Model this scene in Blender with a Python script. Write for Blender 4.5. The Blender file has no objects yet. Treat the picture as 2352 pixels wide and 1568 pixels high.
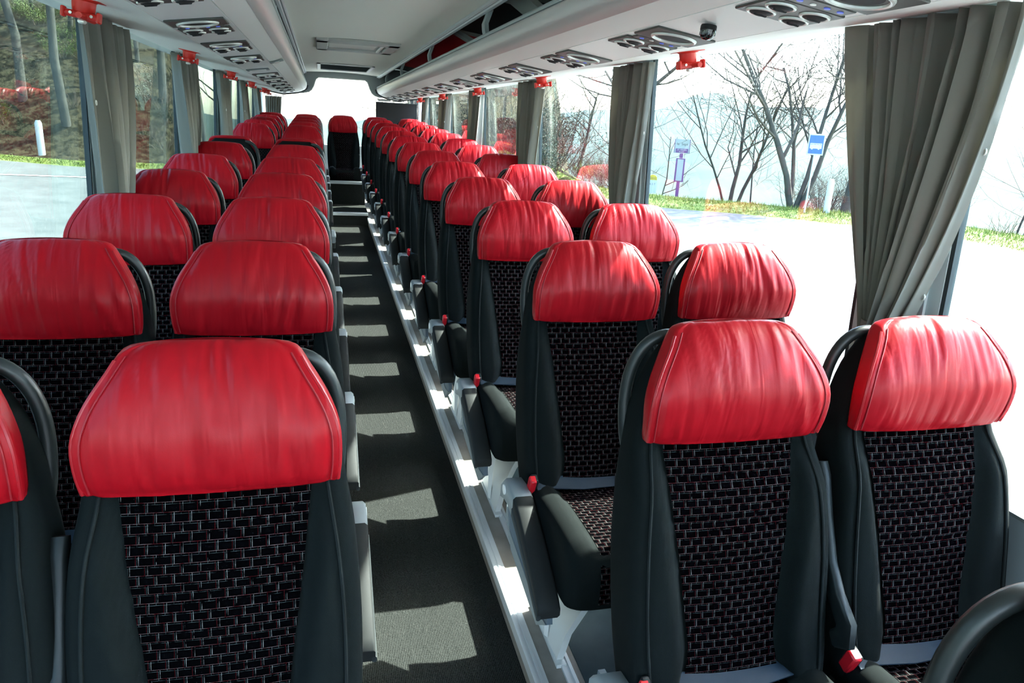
import bpy, bmesh, math, random
from mathutils import Vector, Matrix, noise

# ------------------------------------------------------------------ camera, world, sun, exposure
scene = bpy.context.scene
COL = scene.collection
IMG_W, IMG_H, FPX = 2352.0, 1568.0, 1661.6
CAM = Vector((-0.32, 0.0, 1.72))
FWD = Vector((0.25028319, 0.92516326, -0.28536164)).normalized()
RGT = Vector((0.96793792, -0.24559698, 0.05270955)).normalized()
UPV = RGT.cross(FWD).normalized()
cam_data = bpy.data.cameras.new('camera')
cam_data.sensor_width = 36.0
cam_data.lens = FPX / IMG_W * 36.0
cam_data.clip_start = 0.02
cam_data.clip_end = 9000
cam = bpy.data.objects.new('camera', cam_data)
COL.objects.link(cam)
cam.matrix_world = Matrix(((RGT.x, UPV.x, -FWD.x, CAM.x), (RGT.y, UPV.y, -FWD.y, CAM.y),
                           (RGT.z, UPV.z, -FWD.z, CAM.z), (0, 0, 0, 1)))
scene.camera = cam

SUN_DIR = Vector((-1.05, -0.30, -1.0)).normalized()      # the way the light travels
world = bpy.data.worlds.new('world')
scene.world = world
world.use_nodes = True
wn = world.node_tree
wn.nodes.clear()
w_out = wn.nodes.new('ShaderNodeOutputWorld')
w_bg = wn.nodes.new('ShaderNodeBackground')
w_sky = wn.nodes.new('ShaderNodeTexSky')
w_sky.sky_type = 'NISHITA'
w_sky.sun_disc = False
w_sky.sun_elevation = math.asin(-SUN_DIR.z)
w_sky.sun_rotation = math.atan2(-SUN_DIR.x, -SUN_DIR.y)
w_sky.air_density = 1.0
w_sky.dust_density = 1.6
w_sky.ozone_density = 1.0
w_bg.inputs['Strength'].default_value = 0.34
wn.links.new(w_sky.outputs[0], w_bg.inputs['Color'])
wn.links.new(w_bg.outputs[0], w_out.inputs['Surface'])

sun_data = bpy.data.lights.new('sun', 'SUN')
sun_data.energy = 5.8
sun_data.angle = math.radians(0.6)
sun_data.color = (1.0, 0.96, 0.90)
sun = bpy.data.objects.new('sun', sun_data)
COL.objects.link(sun)
sun.rotation_euler = SUN_DIR.to_track_quat('-Z', 'Y').to_euler()

scene.view_settings.view_transform = 'Standard'
scene.view_settings.look = 'None'
scene.view_settings.exposure = 3.0
scene.view_settings.gamma = 1.0
scene.view_settings.use_curve_mapping = False
scene.cycles.max_bounces = 12
scene.cycles.diffuse_bounces = 7
scene.cycles.transparent_max_bounces = 24
scene.cycles.volume_bounces = 0
scene.cycles.sample_clamp_indirect = 20.0
scene.cycles.use_denoising = True

# ------------------------------------------------------------------ helpers: coordinates
AL = 0.037                       # seat floor rises to the rear
CA, SA = math.cos(AL), math.sin(AL)
POD = -1.615                     # podium height below the eye in the seat frame
AISLE = -1.72


def S(x, y, z):
    """seat frame (origin at eye height, floor sloping) -> bus frame"""
    return Vector((x, y * CA - z * SA, CAM.z + y * SA + z * CA))


def ray(px, py):
    return (FWD + RGT * ((px - IMG_W / 2) / FPX) - UPV * ((py - IMG_H / 2) / FPX)).normalized()


def lerp(a, b, t):
    return a + (b - a) * t


def sstep(a, b, x):
    t = max(0.0, min(1.0, (x - a) / (b - a)))
    return t * t * (3 - 2 * t)


def interp(tab, x):
    if x <= tab[0][0]:
        return tab[0][1]
    for (x0, y0), (x1, y1) in zip(tab, tab[1:]):
        if x <= x1:
            return y0 + (y1 - y0) * (x - x0) / (x1 - x0)
    return tab[-1][1]


def smooth_interp(tab, x):
    """Catmull-Rom through a table"""
    if x <= tab[0][0]:
        return tab[0][1]
    n = len(tab)
    for i in range(n - 1):
        x0, y0 = tab[i]
        x1, y1 = tab[i + 1]
        if x <= x1:
            t = (x - x0) / (x1 - x0)
            m0 = (y1 - tab[i - 1][1]) / (x1 - tab[i - 1][0]) * (x1 - x0) if i > 0 else (y1 - y0)
            m1 = (tab[i + 2][1] - y0) / (tab[i + 2][0] - x0) * (x1 - x0) if i < n - 2 else (y1 - y0)
            return ((2 * t ** 3 - 3 * t ** 2 + 1) * y0 + (t ** 3 - 2 * t ** 2 + t) * m0
                    + (-2 * t ** 3 + 3 * t ** 2) * y1 + (t ** 3 - t ** 2) * m1)
    return tab[-1][1]


# ------------------------------------------------------------------ helpers: meshes
class MB:
    def __init__(self):
        self.v, self.f, self.uv = [], [], {}

    def add(self, verts, faces):
        o = len(self.v)
        self.v += [tuple(p) for p in verts]
        self.f += [tuple(i + o for i in f) for f in faces]
        return o

    def box(self, c, s, bev=0.0, rot=None):
        hx, hy, hz = s[0] / 2, s[1] / 2, s[2] / 2
        b = min(bev, hx * .98, hy * .98, hz * .98)
        bm = bmesh.new()
        for sx in (-1, 1):
            for sy in (-1, 1):
                for sz in (-1, 1):
                    if b > 0:
                        ps = [(hx, hy - b, hz - b), (hx - b, hy, hz - b), (hx - b, hy - b, hz)]
                    else:
                        ps = [(hx, hy, hz)]
                    for p in ps:
                        bm.verts.new((p[0] * sx, p[1] * sy, p[2] * sz))
        bmesh.ops.convex_hull(bm, input=bm.verts)
        bmesh.ops.dissolve_limit(bm, angle_limit=0.01, verts=bm.verts, edges=bm.edges)
        bm.verts.index_update()
        M = (rot.to_matrix() if rot is not None else None)
        vs = []
        for v in bm.verts:
            p = v.co.copy()
            if M is not None:
                p = M @ p
            vs.append(p + Vector(c))
        self.add(vs, [[v.index for v in f.verts] for f in bm.faces])
        bm.free()
        return self

    def tube(self, path, r, n=8, cap=True, flat=1.0):
        path = [Vector(p) for p in path]
        rings = []
        up = Vector((0, 0, 1))
        prev = None
        for i, p in enumerate(path):
            d = (path[min(i + 1, len(path) - 1)] - path[max(i - 1, 0)])
            if d.length < 1e-9:
                d = Vector((0, 0, 1))
            d.normalize()
            if prev is None:
                a = d.cross(up)
                if a.length < 0.05:
                    a = d.cross(Vector((1, 0, 0)))
                a.normalize()
            else:
                a = prev - d * prev.dot(d)
                if a.length < 1e-6:
                    a = d.orthogonal()
                a.normalize()
            prev = a
            b = d.cross(a)
            rr = r[i] if isinstance(r, (list, tuple)) else r
            rings.append([p + a * (math.cos(2 * math.pi * k / n) * rr) + b * (math.sin(2 * math.pi * k / n) * rr * flat) for k in range(n)])
        self.loft(rings, cap)
        return self

    def loft(self, rings, cap=True, closed=True):
        n = len(rings[0])
        vs = [p for rg in rings for p in rg]
        fs = []
        for i in range(len(rings) - 1):
            for k in range(n if closed else n - 1):
                k2 = (k + 1) % n
                fs.append((i * n + k, i * n + k2, (i + 1) * n + k2, (i + 1) * n + k))
        if cap:
            fs.append(tuple(reversed(range(n))))
            fs.append(tuple((len(rings) - 1) * n + k for k in range(n)))
        self.add(vs, fs)
        return self

    def grid(self, nu, nv, fn, uvfn=None):
        """fn(u, v) with u, v in 0..1"""
        vs = [fn(i / nu, j / nv) for j in range(nv + 1) for i in range(nu + 1)]
        fs = [(j * (nu + 1) + i, j * (nu + 1) + i + 1, (j + 1) * (nu + 1) + i + 1, (j + 1) * (nu + 1) + i)
              for j in range(nv) for i in range(nu)]
        o = self.add(vs, fs)
        if uvfn:
            for j in range(nv + 1):
                for i in range(nu + 1):
                    self.uv[o + j * (nu + 1) + i] = uvfn(i / nu, j / nv)
        return self

    def prism(self, poly, axis, d0, d1):
        """poly: 2-D outline in the two other axes (cyclic order), extruded along axis from d0 to d1"""
        n = len(poly)

        def mk(p, d):
            if axis == 'y':
                return (p[0], d, p[1])
            if axis == 'x':
                return (d, p[0], p[1])
            return (p[0], p[1], d)
        vs = [mk(p, d0) for p in poly] + [mk(p, d1) for p in poly]
        fs = [tuple(range(n)), tuple(reversed(range(n, 2 * n)))]
        fs += [(k, n + k, n + (k + 1) % n, (k + 1) % n) for k in range(n)]
        self.add(vs, fs)
        return self

    def lathe(self, c, prof, n=20, axis='z', sx=1.0, sy=1.0):
        """prof: list of (radius, height)"""
        rings = []
        for r, h in prof:
            rg = []
            for k in range(n):
                a = 2 * math.pi * k / n
                p = Vector((math.cos(a) * r * sx, math.sin(a) * r * sy, h))
                if axis == 'x':
                    p = Vector((p.z, p.x, p.y))
                elif axis == 'y':
                    p = Vector((p.x, p.z, p.y))
                rg.append(p + Vector(c))
            rings.append(rg)
        self.loft(rings, True)
        return self

    def torus(self, c, R, r, axis='z', nR=28, nr=8, sx=1.0, sy=1.0):
        rings = []
        for i in range(nR):
            a = 2 * math.pi * i / nR
            rg = []
            for k in range(nr):
                b = 2 * math.pi * k / nr
                q = R + r * math.cos(b)
                p = Vector((math.cos(a) * q * sx, math.sin(a) * q * sy, r * math.sin(b)))
                if axis == 'x':
                    p = Vector((p.z, p.x, p.y))
                elif axis == 'y':
                    p = Vector((p.x, p.z, p.y))
                rg.append(p + Vector(c))
            rings.append(rg)
        rings.append(rings[0])
        self.loft(rings, False)
        return self

    def mesh(self, name, mat, smooth=0.7):
        me = bpy.data.meshes.new(name)
        me.from_pydata(self.v, [], self.f)
        if self.uv:
            ul = me.uv_layers.new(name='uv')
            for lp in me.loops:
                ul.data[lp.index].uv = self.uv.get(lp.vertex_index, (0, 0))
        bm = bmesh.new()
        bm.from_mesh(me)
        bmesh.ops.recalc_face_normals(bm, faces=bm.faces)
        bm.to_mesh(me)
        bm.free()
        if mat is not None:
            me.materials.append(mat)
        if smooth:
            for p in me.polygons:
                p.use_smooth = True
            me.set_sharp_from_angle(angle=smooth)
        return me

    def build(self, name, mat, parent=None, smooth=0.7):
        return link(name, self.mesh(name, mat, smooth), parent)


def link(name, data, parent=None):
    o = bpy.data.objects.new(name, data)
    COL.objects.link(o)
    if parent is not None:
        o.parent = parent
    return o


def tag(o, label=None, cat=None, group=None, kind=None):
    if label:
        o['label'] = label
    if cat:
        o['category'] = cat
    if group:
        o['group'] = group
    if kind:
        o['kind'] = kind
    return o


def thing(name, label, cat, loc=(0, 0, 0), rot=(0, 0, 0), group=None):
    o = link(name, None)
    o.location = loc
    o.rotation_euler = rot
    o.empty_display_size = 0.1
    return tag(o, label, cat, group)


def struct(name, mb, mat, label, smooth=0.7):
    o = mb.build(name, mat, None, smooth)
    return tag(o, label, None, None, 'structure')


def copy_tree(o, parent=None):
    c = o.copy()
    COL.objects.link(c)
    c.parent = parent
    for ch in o.children:
        copy_tree(ch, c)
    return c


def text_mesh(txt, size, name, mat, depth=0.001, align='CENTER', xs=1.0):
    cu = bpy.data.curves.new('t', 'FONT')
    cu.body = txt
    cu.size = size
    cu.extrude = depth
    cu.align_x = align
    cu.align_y = 'CENTER'
    cu.resolution_u = 2
    to = bpy.data.objects.new('t', cu)
    COL.objects.link(to)
    dg = bpy.context.evaluated_depsgraph_get()
    me = bpy.data.meshes.new_from_object(to.evaluated_get(dg))
    bpy.data.objects.remove(to)
    bpy.data.curves.remove(cu)
    me.name = name
    for v in me.vertices:
        v.co.x *= xs
    me.materials.clear()
    me.materials.append(mat)
    return me


# ------------------------------------------------------------------ helpers: materials
def nmat(name):
    m = bpy.data.materials.new(name)
    m.use_nodes = True
    nt = m.node_tree
    return m, nt, nt.nodes['Principled BSDF']


def sock(nt, s, v):
    if isinstance(v, (int, float, tuple, list)):
        s.default_value = v
    else:
        nt.links.new(v, s)


def pmat(name, col, rough=0.5, metal=0.0, spec=0.5, bump=None, var=None, coat=0.0, sheen=0.0, emit=None):
    """bump = (scale, strength, distance); var = (scale, colour2)"""
    m, nt, b = nmat(name)
    b.inputs['Base Color'].default_value = (*col, 1)
    b.inputs['Roughness'].default_value = rough
    b.inputs['Metallic'].default_value = metal
    b.inputs['Specular IOR Level'].default_value = spec
    if coat:
        b.inputs['Coat Weight'].default_value = coat
    if sheen:
        b.inputs['Sheen Weight'].default_value = sheen
    if emit:
        b.inputs['Emission Color'].default_value = (*emit[0], 1)
        b.inputs['Emission Strength'].default_value = emit[1]
    tc = nt.nodes.new('ShaderNodeTexCoord')
    if var:
        no = nt.nodes.new('ShaderNodeTexNoise')
        no.inputs['Scale'].default_value = var[0]
        no.inputs['Detail'].default_value = 6
        nt.links.new(tc.outputs['Object'], no.inputs['Vector'])
        mx = nt.nodes.new('ShaderNodeMix')
        mx.data_type = 'RGBA'
        mr = nt.nodes.new('ShaderNodeMapRange')
        mr.inputs[1].default_value = 0.35
        mr.inputs[2].default_value = 0.65
        nt.links.new(no.outputs['Fac'], mr.inputs[0])
        nt.links.new(mr.outputs[0], mx.inputs['Factor'])
        mx.inputs['A'].default_value = (*col, 1)
        mx.inputs['B'].default_value = (*var[1], 1)
        nt.links.new(mx.outputs['Result'], b.inputs['Base Color'])
    if bump:
        nb = nt.nodes.new('ShaderNodeTexNoise')
        nb.inputs['Scale'].default_value = bump[0]
        nb.inputs['Detail'].default_value = 4
        nt.links.new(tc.outputs['Object'], nb.inputs['Vector'])
        bp = nt.nodes.new('ShaderNodeBump')
        bp.inputs['Strength'].default_value = bump[1]
        bp.inputs['Distance'].default_value = bump[2]
        nt.links.new(nb.outputs['Fac'], bp.inputs['Height'])
        nt.links.new(bp.outputs[0], b.inputs['Normal'])
    return m


M = {}
M['ceiling'] = pmat('ceiling_cloth', (0.83, 0.84, 0.76), 0.9, bump=(220, 0.25, 0.002))
M['rack'] = pmat('rack_plastic', (0.88, 0.89, 0.85), 0.5, bump=(160, 0.12, 0.001))
M['rack_grey'] = pmat('rack_service_grey', (0.86, 0.88, 0.86), 0.45)
M['chrome'] = pmat('brushed_metal_band', (0.70, 0.69, 0.68), 0.42, metal=0.55)
M['alu'] = pmat('aluminium_profile', (0.62, 0.66, 0.68), 0.42, metal=0.3)
M['bracket'] = pmat('grey_bracket', (0.36, 0.42, 0.42), 0.5)
M['rack_dark'] = pmat('dark_locker_lining', (0.035, 0.042, 0.042), 0.4)
M['rack_reflected_red'] = pmat('locker_lining_reflected_red', (0.80, 0.010, 0.022), 0.3)  # red seats mirrored in a glossy dark lining, painted as base colour
M['cream'] = pmat('cream_divider', (0.60, 0.62, 0.56), 0.6)
M['header'] = pmat('grey_header_cloth', (0.34, 0.38, 0.38), 0.85)
M['pillar'] = pmat('teal_grey_pillar', (0.60, 0.72, 0.74), 0.55)
M['seal'] = pmat('black_rubber_seal', (0.03, 0.045, 0.05), 0.6)
M['wall'] = pmat('side_wall_lining', (0.20, 0.23, 0.24), 0.85)
M['vinyl'] = pmat('wood_look_vinyl', (0.17, 0.155, 0.135), 0.45, var=(9, (0.24, 0.225, 0.20)))
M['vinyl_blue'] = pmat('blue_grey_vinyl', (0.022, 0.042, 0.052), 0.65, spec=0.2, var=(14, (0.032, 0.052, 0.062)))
M['hatch_frame'] = pmat('hatch_frame_grey', (0.48, 0.50, 0.48), 0.5)
M['white_plastic'] = pmat('white_plastic', (0.75, 0.76, 0.75), 0.4)
M['grey_plastic'] = pmat('light_grey_plastic', (0.24, 0.275, 0.285), 0.5)
M['arm_grey'] = pmat('mid_grey_plastic', (0.035, 0.042, 0.044), 0.6, spec=0.2)
M['blue_plastic'] = pmat('slate_plastic', (0.10, 0.14, 0.18), 0.45)
M['cast'] = pmat('white_painted_casting', (0.66, 0.69, 0.69), 0.4)
M['black_plastic'] = pmat('black_plastic', (0.010, 0.013, 0.014), 0.45, spec=0.3, bump=(900, 0.1, 0.0005))
M['black_tube'] = pmat('black_foam_tube', (0.012, 0.016, 0.016), 0.42)
M['pad'] = pmat('armrest_pad', (0.018, 0.020, 0.020), 0.65, spec=0.18, bump=(700, 0.15, 0.0005))
M['cloth'] = pmat('charcoal_seat_cloth', (0.0060, 0.0082, 0.0082), 0.9, spec=0.08, bump=(900, 0.3, 0.0008))
M['cloth_edge'] = pmat('seat_piping', (0.009, 0.0115, 0.0115), 0.85, spec=0.15)
M['belt'] = pmat('blue_black_webbing', (0.010, 0.022, 0.036), 0.6, spec=0.2, bump=(800, 0.2, 0.0005))
M['red_plastic'] = pmat('red_plastic', (0.62, 0.025, 0.015), 0.4)
M['buckle_red'] = pmat('red_buckle', (0.60, 0.01, 0.02), 0.35)
M['steel'] = pmat('steel', (0.6, 0.6, 0.58), 0.3, metal=1.0)
M['panel_dark'] = pmat('dark_panel', (0.075, 0.08, 0.073), 0.45)
M['ring'] = pmat('silver_ring', (0.75, 0.77, 0.72), 0.3, metal=0.3)
M['mesh_black'] = pmat('speaker_mesh', (0.02, 0.022, 0.024), 0.7, bump=(900, 0.6, 0.001))
M['button_blue'] = pmat('lit_blue_button', (0.1, 0.15, 0.6), 0.4, emit=((0.12, 0.2, 1.0), 0.03))
M['dome'] = pmat('smoked_dome', (0.01, 0.011, 0.012), 0.05, coat=1.0)
M['lamp_white'] = pmat('lamp_lens', (0.85, 0.86, 0.84), 0.3)
M['black_board'] = pmat('black_panel', (0.012, 0.011, 0.012), 0.5)
M['hatch_panel'] = pmat('hatch_panel', (0.72, 0.72, 0.68), 0.5)
M['gold_metal'] = pmat('polished_plate', (0.55, 0.53, 0.48), 0.2, metal=0.7)
M['bark'] = pmat('bark', (0.030, 0.030, 0.025), 0.95, var=(3, (0.055, 0.052, 0.043)), bump=(18, 0.5, 0.02))
M['twig'] = pmat('twig', (0.060, 0.050, 0.040), 0.95)
M['shrub'] = pmat('shrub_twigs', (0.10, 0.075, 0.055), 0.95)
M['leaf'] = pmat('spring_leaf', (0.10, 0.145, 0.02), 0.7)
M['leaf_dark'] = pmat('dark_leaf', (0.016, 0.032, 0.014), 0.7)
M['purple'] = pmat('purple_paint', (0.10, 0.03, 0.15), 0.4)
M['sign_white'] = pmat('sign_white', (0.42, 0.45, 0.45), 0.45)
M['sign_blue'] = pmat('sign_blue', (0.012, 0.085, 0.42), 0.4)
M['yellow'] = pmat('yellow_paint', (0.50, 0.36, 0.015), 0.45)
M['galv'] = pmat('galvanised_steel', (0.45, 0.48, 0.48), 0.45, metal=0.5)
M['paper_grey'] = pmat('timetable_paper', (0.30, 0.34, 0.34), 0.6)
M['ink'] = pmat('ink', (0.03, 0.035, 0.04), 0.6)
M['reflector'] = pmat('grey_reflector', (0.45, 0.47, 0.47), 0.3)
M['paint'] = pmat('road_paint', (0.75, 0.75, 0.73), 0.6)
M['body'] = pmat('bus_body_white', (0.6, 0.6, 0.6), 0.4)


def leather():
    m, nt, b = nmat('red_leather')
    tc = nt.nodes.new('ShaderNodeTexCoord')
    oi = nt.nodes.new('ShaderNodeObjectInfo')
    mp = nt.nodes.new('ShaderNodeMapping')
    mp.inputs['Scale'].default_value = (34, 6, 4.2)
    mp.inputs['Rotation'].default_value = (0, math.radians(9), 0)
    nt.links.new(tc.outputs['Object'], mp.inputs['Vector'])
    cx = nt.nodes.new('ShaderNodeCombineXYZ')
    ml = nt.nodes.new('ShaderNodeMath')
    ml.operation = 'MULTIPLY'
    ml.inputs[1].default_value = 40
    nt.links.new(oi.outputs['Random'], ml.inputs[0])
    nt.links.new(ml.outputs[0], cx.inputs['Y'])
    nt.links.new(cx.outputs[0], mp.inputs['Location'])
    n1 = nt.nodes.new('ShaderNodeTexNoise')
    n1.inputs['Scale'].default_value = 1.0
    n1.inputs['Detail'].default_value = 1.5
    n1.inputs['Distortion'].default_value = 0.5
    nt.links.new(mp.outputs[0], n1.inputs['Vector'])
    n2 = nt.nodes.new('ShaderNodeTexNoise')
    n2.inputs['Scale'].default_value = 420
    n2.inputs['Detail'].default_value = 2
    nt.links.new(tc.outputs['Object'], n2.inputs['Vector'])
    b1 = nt.nodes.new('ShaderNodeBump')
    b1.inputs['Strength'].default_value = 0.5
    b1.inputs['Distance'].default_value = 0.010
    nt.links.new(n1.outputs['Fac'], b1.inputs['Height'])
    b2 = nt.nodes.new('ShaderNodeBump')
    b2.inputs['Strength'].default_value = 0.12
    b2.inputs['Distance'].default_value = 0.0006
    nt.links.new(n2.outputs['Fac'], b2.inputs['Height'])
    nt.links.new(b1.outputs[0], b2.inputs['Normal'])
    nt.links.new(b2.outputs[0], b.inputs['Normal'])
    b.inputs['Base Color'].default_value = (0.34, 0.0035, 0.009, 1)
    b.inputs['Roughness'].default_value = 0.38
    b.inputs['Specular IOR Level'].default_value = 0.19
    return m


M['leather'] = leather()
M['thread'] = pmat('red_thread', (0.28, 0.005, 0.012), 0.6)
M['piping'] = pmat('red_piping', (0.34, 0.004, 0.010), 0.38)


def fabric():
    """black weave with thin brick-bond lines, in metres on the uv layer"""
    m, nt, b = nmat('brick_weave_fabric')
    uv = nt.nodes.new('ShaderNodeUVMap')
    uv.uv_map = 'uv'

    def brick(w, h, mort, c1, cm, off=0.5, shift=(0, 0, 0)):
        mp = nt.nodes.new('ShaderNodeMapping')
        mp.inputs['Location'].default_value = shift
        nt.links.new(uv.outputs[0], mp.inputs['Vector'])
        br = nt.nodes.new('ShaderNodeTexBrick')
        br.offset = off
        br.inputs['Scale'].default_value = 1.0
        br.inputs['Mortar Size'].default_value = mort
        br.inputs['Mortar Smooth'].default_value = 0.2
        br.inputs['Brick Width'].default_value = w
        br.inputs['Row Height'].default_value = h
        br.inputs['Color1'].default_value = (*c1, 1)
        br.inputs['Color2'].default_value = (*c1, 1)
        br.inputs['Mortar'].default_value = (*cm, 1)
        nt.links.new(mp.outputs[0], br.inputs['Vector'])
        return br
    b1 = brick(0.0265, 0.0150, 0.00042, (0, 0, 0), (1, 1, 1))
    b2 = brick(0.0265, 0.0150, 0.00036, (0, 0, 0), (1, 1, 1), 0.5, (0.0025, 0.0032, 0))
    b3 = brick(0.0265, 0.0150, 0.0004, (0, 0, 0), (1, 1, 1), 0.5, (0.0045, 0.0, 0))
    no = nt.nodes.new('ShaderNodeTexNoise')
    no.inputs['Scale'].default_value = 85
    no.inputs['Detail'].default_value = 2
    nt.links.new(uv.outputs[0], no.inputs['Vector'])
    mr = nt.nodes.new('ShaderNodeMapRange')
    mr.inputs[1].default_value = 0.35
    mr.inputs[2].default_value = 0.62
    nt.links.new(no.outputs['Fac'], mr.inputs[0])

    def mul(a, f):
        q = nt.nodes.new('ShaderNodeMath')
        q.operation = 'MULTIPLY'
        nt.links.new(a, q.inputs[0])
        sock(nt, q.inputs[1], f)
        return q.outputs[0]

    def mix(f, a, c):
        mx = nt.nodes.new('ShaderNodeMix')
        mx.data_type = 'RGBA'
        nt.links.new(f, mx.inputs['Factor'])
        sock(nt, mx.inputs['A'], a)
        sock(nt, mx.inputs['B'], c)
        return mx.outputs['Result']
    sep = nt.nodes.new('ShaderNodeSeparateXYZ')
    nt.links.new(uv.outputs[0], sep.inputs[0])
    fr = nt.nodes.new('ShaderNodeMath')
    fr.operation = 'PINGPONG'                     # distance to the nearest row line
    fr.inputs[1].default_value = 0.0075
    nt.links.new(sep.outputs['Y'], fr.inputs[0])
    hm = nt.nodes.new('ShaderNodeMapRange')
    hm.inputs[1].default_value = 0.0006
    hm.inputs[2].default_value = 0.0016
    hm.inputs[3].default_value = 0.34
    hm.inputs[4].default_value = 1.0
    nt.links.new(fr.outputs[0], hm.inputs[0])
    c = mix(mul(b3.outputs['Fac'], 0.55), (0.0010, 0.0010, 0.0013, 1), (0.07, 0.006, 0.008, 1))
    c = mix(mul(b2.outputs['Fac'], mul(mr.outputs[0], 0.8)), c, (0.06, 0.075, 0.075, 1))
    c = mix(mul(mul(b1.outputs['Fac'], mr.outputs[0]), hm.outputs[0]), c, (0.21, 0.20, 0.19, 1))
    nt.links.new(c, b.inputs['Base Color'])
    b.inputs['Roughness'].default_value = 0.9
    b.inputs['Specular IOR Level'].default_value = 0.0
    nb = nt.nodes.new('ShaderNodeTexNoise')
    nb.inputs['Scale'].default_value = 700
    nt.links.new(uv.outputs[0], nb.inputs['Vector'])
    bp = nt.nodes.new('ShaderNodeBump')
    bp.inputs['Strength'].default_value = 0.3
    bp.inputs['Distance'].default_value = 0.001
    nt.links.new(nb.outputs['Fac'], bp.inputs['Height'])
    nt.links.new(bp.outputs[0], b.inputs['Normal'])
    return m


M['fabric'] = fabric()


def carpet():
    m, nt, b = nmat('ribbed_carpet')
    tc = nt.nodes.new('ShaderNodeTexCoord')
    sp = nt.nodes.new('ShaderNodeSeparateXYZ')
    nt.links.new(tc.outputs['Object'], sp.inputs[0])
    wv = nt.nodes.new('ShaderNodeMath')
    wv.operation = 'MULTIPLY'
    wv.inputs[1].default_value = 2 * math.pi / 0.0056
    nt.links.new(sp.outputs['X'], wv.inputs[0])
    sn = nt.nodes.new('ShaderNodeMath')
    sn.operation = 'SINE'
    nt.links.new(wv.outputs[0], sn.inputs[0])
    no = nt.nodes.new('ShaderNodeTexNoise')
    no.inputs['Scale'].default_value = 260
    no.inputs['Detail'].default_value = 3
    nt.links.new(tc.outputs['Object'], no.inputs['Vector'])
    sn2 = nt.nodes.new('ShaderNodeMath')
    sn2.operation = 'MULTIPLY'
    sn2.inputs[1].default_value = 0.45
    nt.links.new(sn.outputs[0], sn2.inputs[0])
    n2 = nt.nodes.new('ShaderNodeMath')
    n2.operation = 'MULTIPLY_ADD'
    n2.inputs[1].default_value = 2.2
    nt.links.new(no.outputs['Fac'], n2.inputs[0])
    nt.links.new(sn2.outputs[0], n2.inputs[2])
    bp = nt.nodes.new('ShaderNodeBump')
    bp.inputs['Strength'].default_value = 0.9
    bp.inputs['Distance'].default_value = 0.0010
    nt.links.new(n2.outputs[0], bp.inputs['Height'])
    nt.links.new(bp.outputs[0], b.inputs['Normal'])
    cr = nt.nodes.new('ShaderNodeMapRange')
    cr.inputs[1].default_value = 0.2
    cr.inputs[2].default_value = 2.2
    nt.links.new(n2.outputs[0], cr.inputs[0])
    mx = nt.nodes.new('ShaderNodeMix')
    mx.data_type = 'RGBA'
    mx.inputs['A'].default_value = (0.0016, 0.002, 0.002, 1)
    mx.inputs['B'].default_value = (0.058, 0.062, 0.058, 1)
    nt.links.new(cr.outputs[0], mx.inputs['Factor'])
    nt.links.new(mx.outputs['Result'], b.inputs['Base Color'])
    b.inputs['Roughness'].default_value = 0.95
    b.inputs['Specular IOR Level'].default_value = 0.03
    return m


M['carpet'] = carpet()


def curtain_mat():
    m, nt, b = nmat('taupe_curtain_cloth')
    b.inputs['Base Color'].default_value = (0.23, 0.225, 0.195, 1)
    b.inputs['Roughness'].default_value = 0.72
    b.inputs['Sheen Weight'].default_value = 0.2
    tc = nt.nodes.new('ShaderNodeTexCoord')
    nb = nt.nodes.new('ShaderNodeTexNoise')
    nb.inputs['Scale'].default_value = 600
    nt.links.new(tc.outputs['Object'], nb.inputs['Vector'])
    bp = nt.nodes.new('ShaderNodeBump')
    bp.inputs['Strength'].default_value = 0.15
    bp.inputs['Distance'].default_value = 0.0006
    nt.links.new(nb.outputs['Fac'], bp.inputs['Height'])
    nt.links.new(bp.outputs[0], b.inputs['Normal'])
    tr = nt.nodes.new('ShaderNodeBsdfTranslucent')
    tr.inputs['Color'].default_value = (0.24, 0.23, 0.185, 1)
    ad = nt.nodes.new('ShaderNodeMixShader')
    ad.inputs[0].default_value = 0.30
    out = nt.nodes['Material Output']
    nt.links.new(b.outputs[0], ad.inputs[1])
    nt.links.new(tr.outputs[0], ad.inputs[2])
    nt.links.new(ad.outputs[0], out.inputs['Surface'])
    return m


M['curtain'] = curtain_mat()


def glass_mat(name, tint):
    m = bpy.data.materials.new(name)
    m.use_nodes = True
    nt = m.node_tree
    nt.nodes.clear()
    out = nt.nodes.new('ShaderNodeOutputMaterial')
    tr = nt.nodes.new('ShaderNodeBsdfTransparent')
    tr.inputs['Color'].default_value = (*tint, 1)
    gl = nt.nodes.new('ShaderNodeBsdfGlossy')
    gl.inputs['Roughness'].default_value = 0.0
    gl.inputs['Color'].default_value = (0.9, 0.95, 0.93, 1)
    lw = nt.nodes.new('ShaderNodeLayerWeight')
    lw.inputs['Blend'].default_value = 0.5
    pw = nt.nodes.new('ShaderNodeMath')
    pw.operation = 'POWER'
    pw.inputs[1].default_value = 5.0
    nt.links.new(lw.outputs['Facing'], pw.inputs[0])
    ma = nt.nodes.new('ShaderNodeMath')
    ma.operation = 'MULTIPLY_ADD'
    ma.inputs[1].default_value = 0.95
    ma.inputs[2].default_value = 0.05
    nt.links.new(pw.outputs[0], ma.inputs[0])
    mx = nt.nodes.new('ShaderNodeMixShader')
    nt.links.new(ma.outputs[0], mx.inputs[0])
    nt.links.new(tr.outputs[0], mx.inputs[1])
    nt.links.new(gl.outputs[0], mx.inputs[2])
    nt.links.new(mx.outputs[0], out.inputs['Surface'])
    return m


M['glass'] = glass_mat('tinted_glass', (0.90, 0.96, 0.94))
M['glass_left'] = glass_mat('dimming_left_glass', (0.67, 0.755, 0.725))  # tinted darker than the right panes only to dim the bright view outside
M['glass_rear'] = glass_mat('clear_rear_glass', (0.93, 0.96, 0.95))


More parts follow.
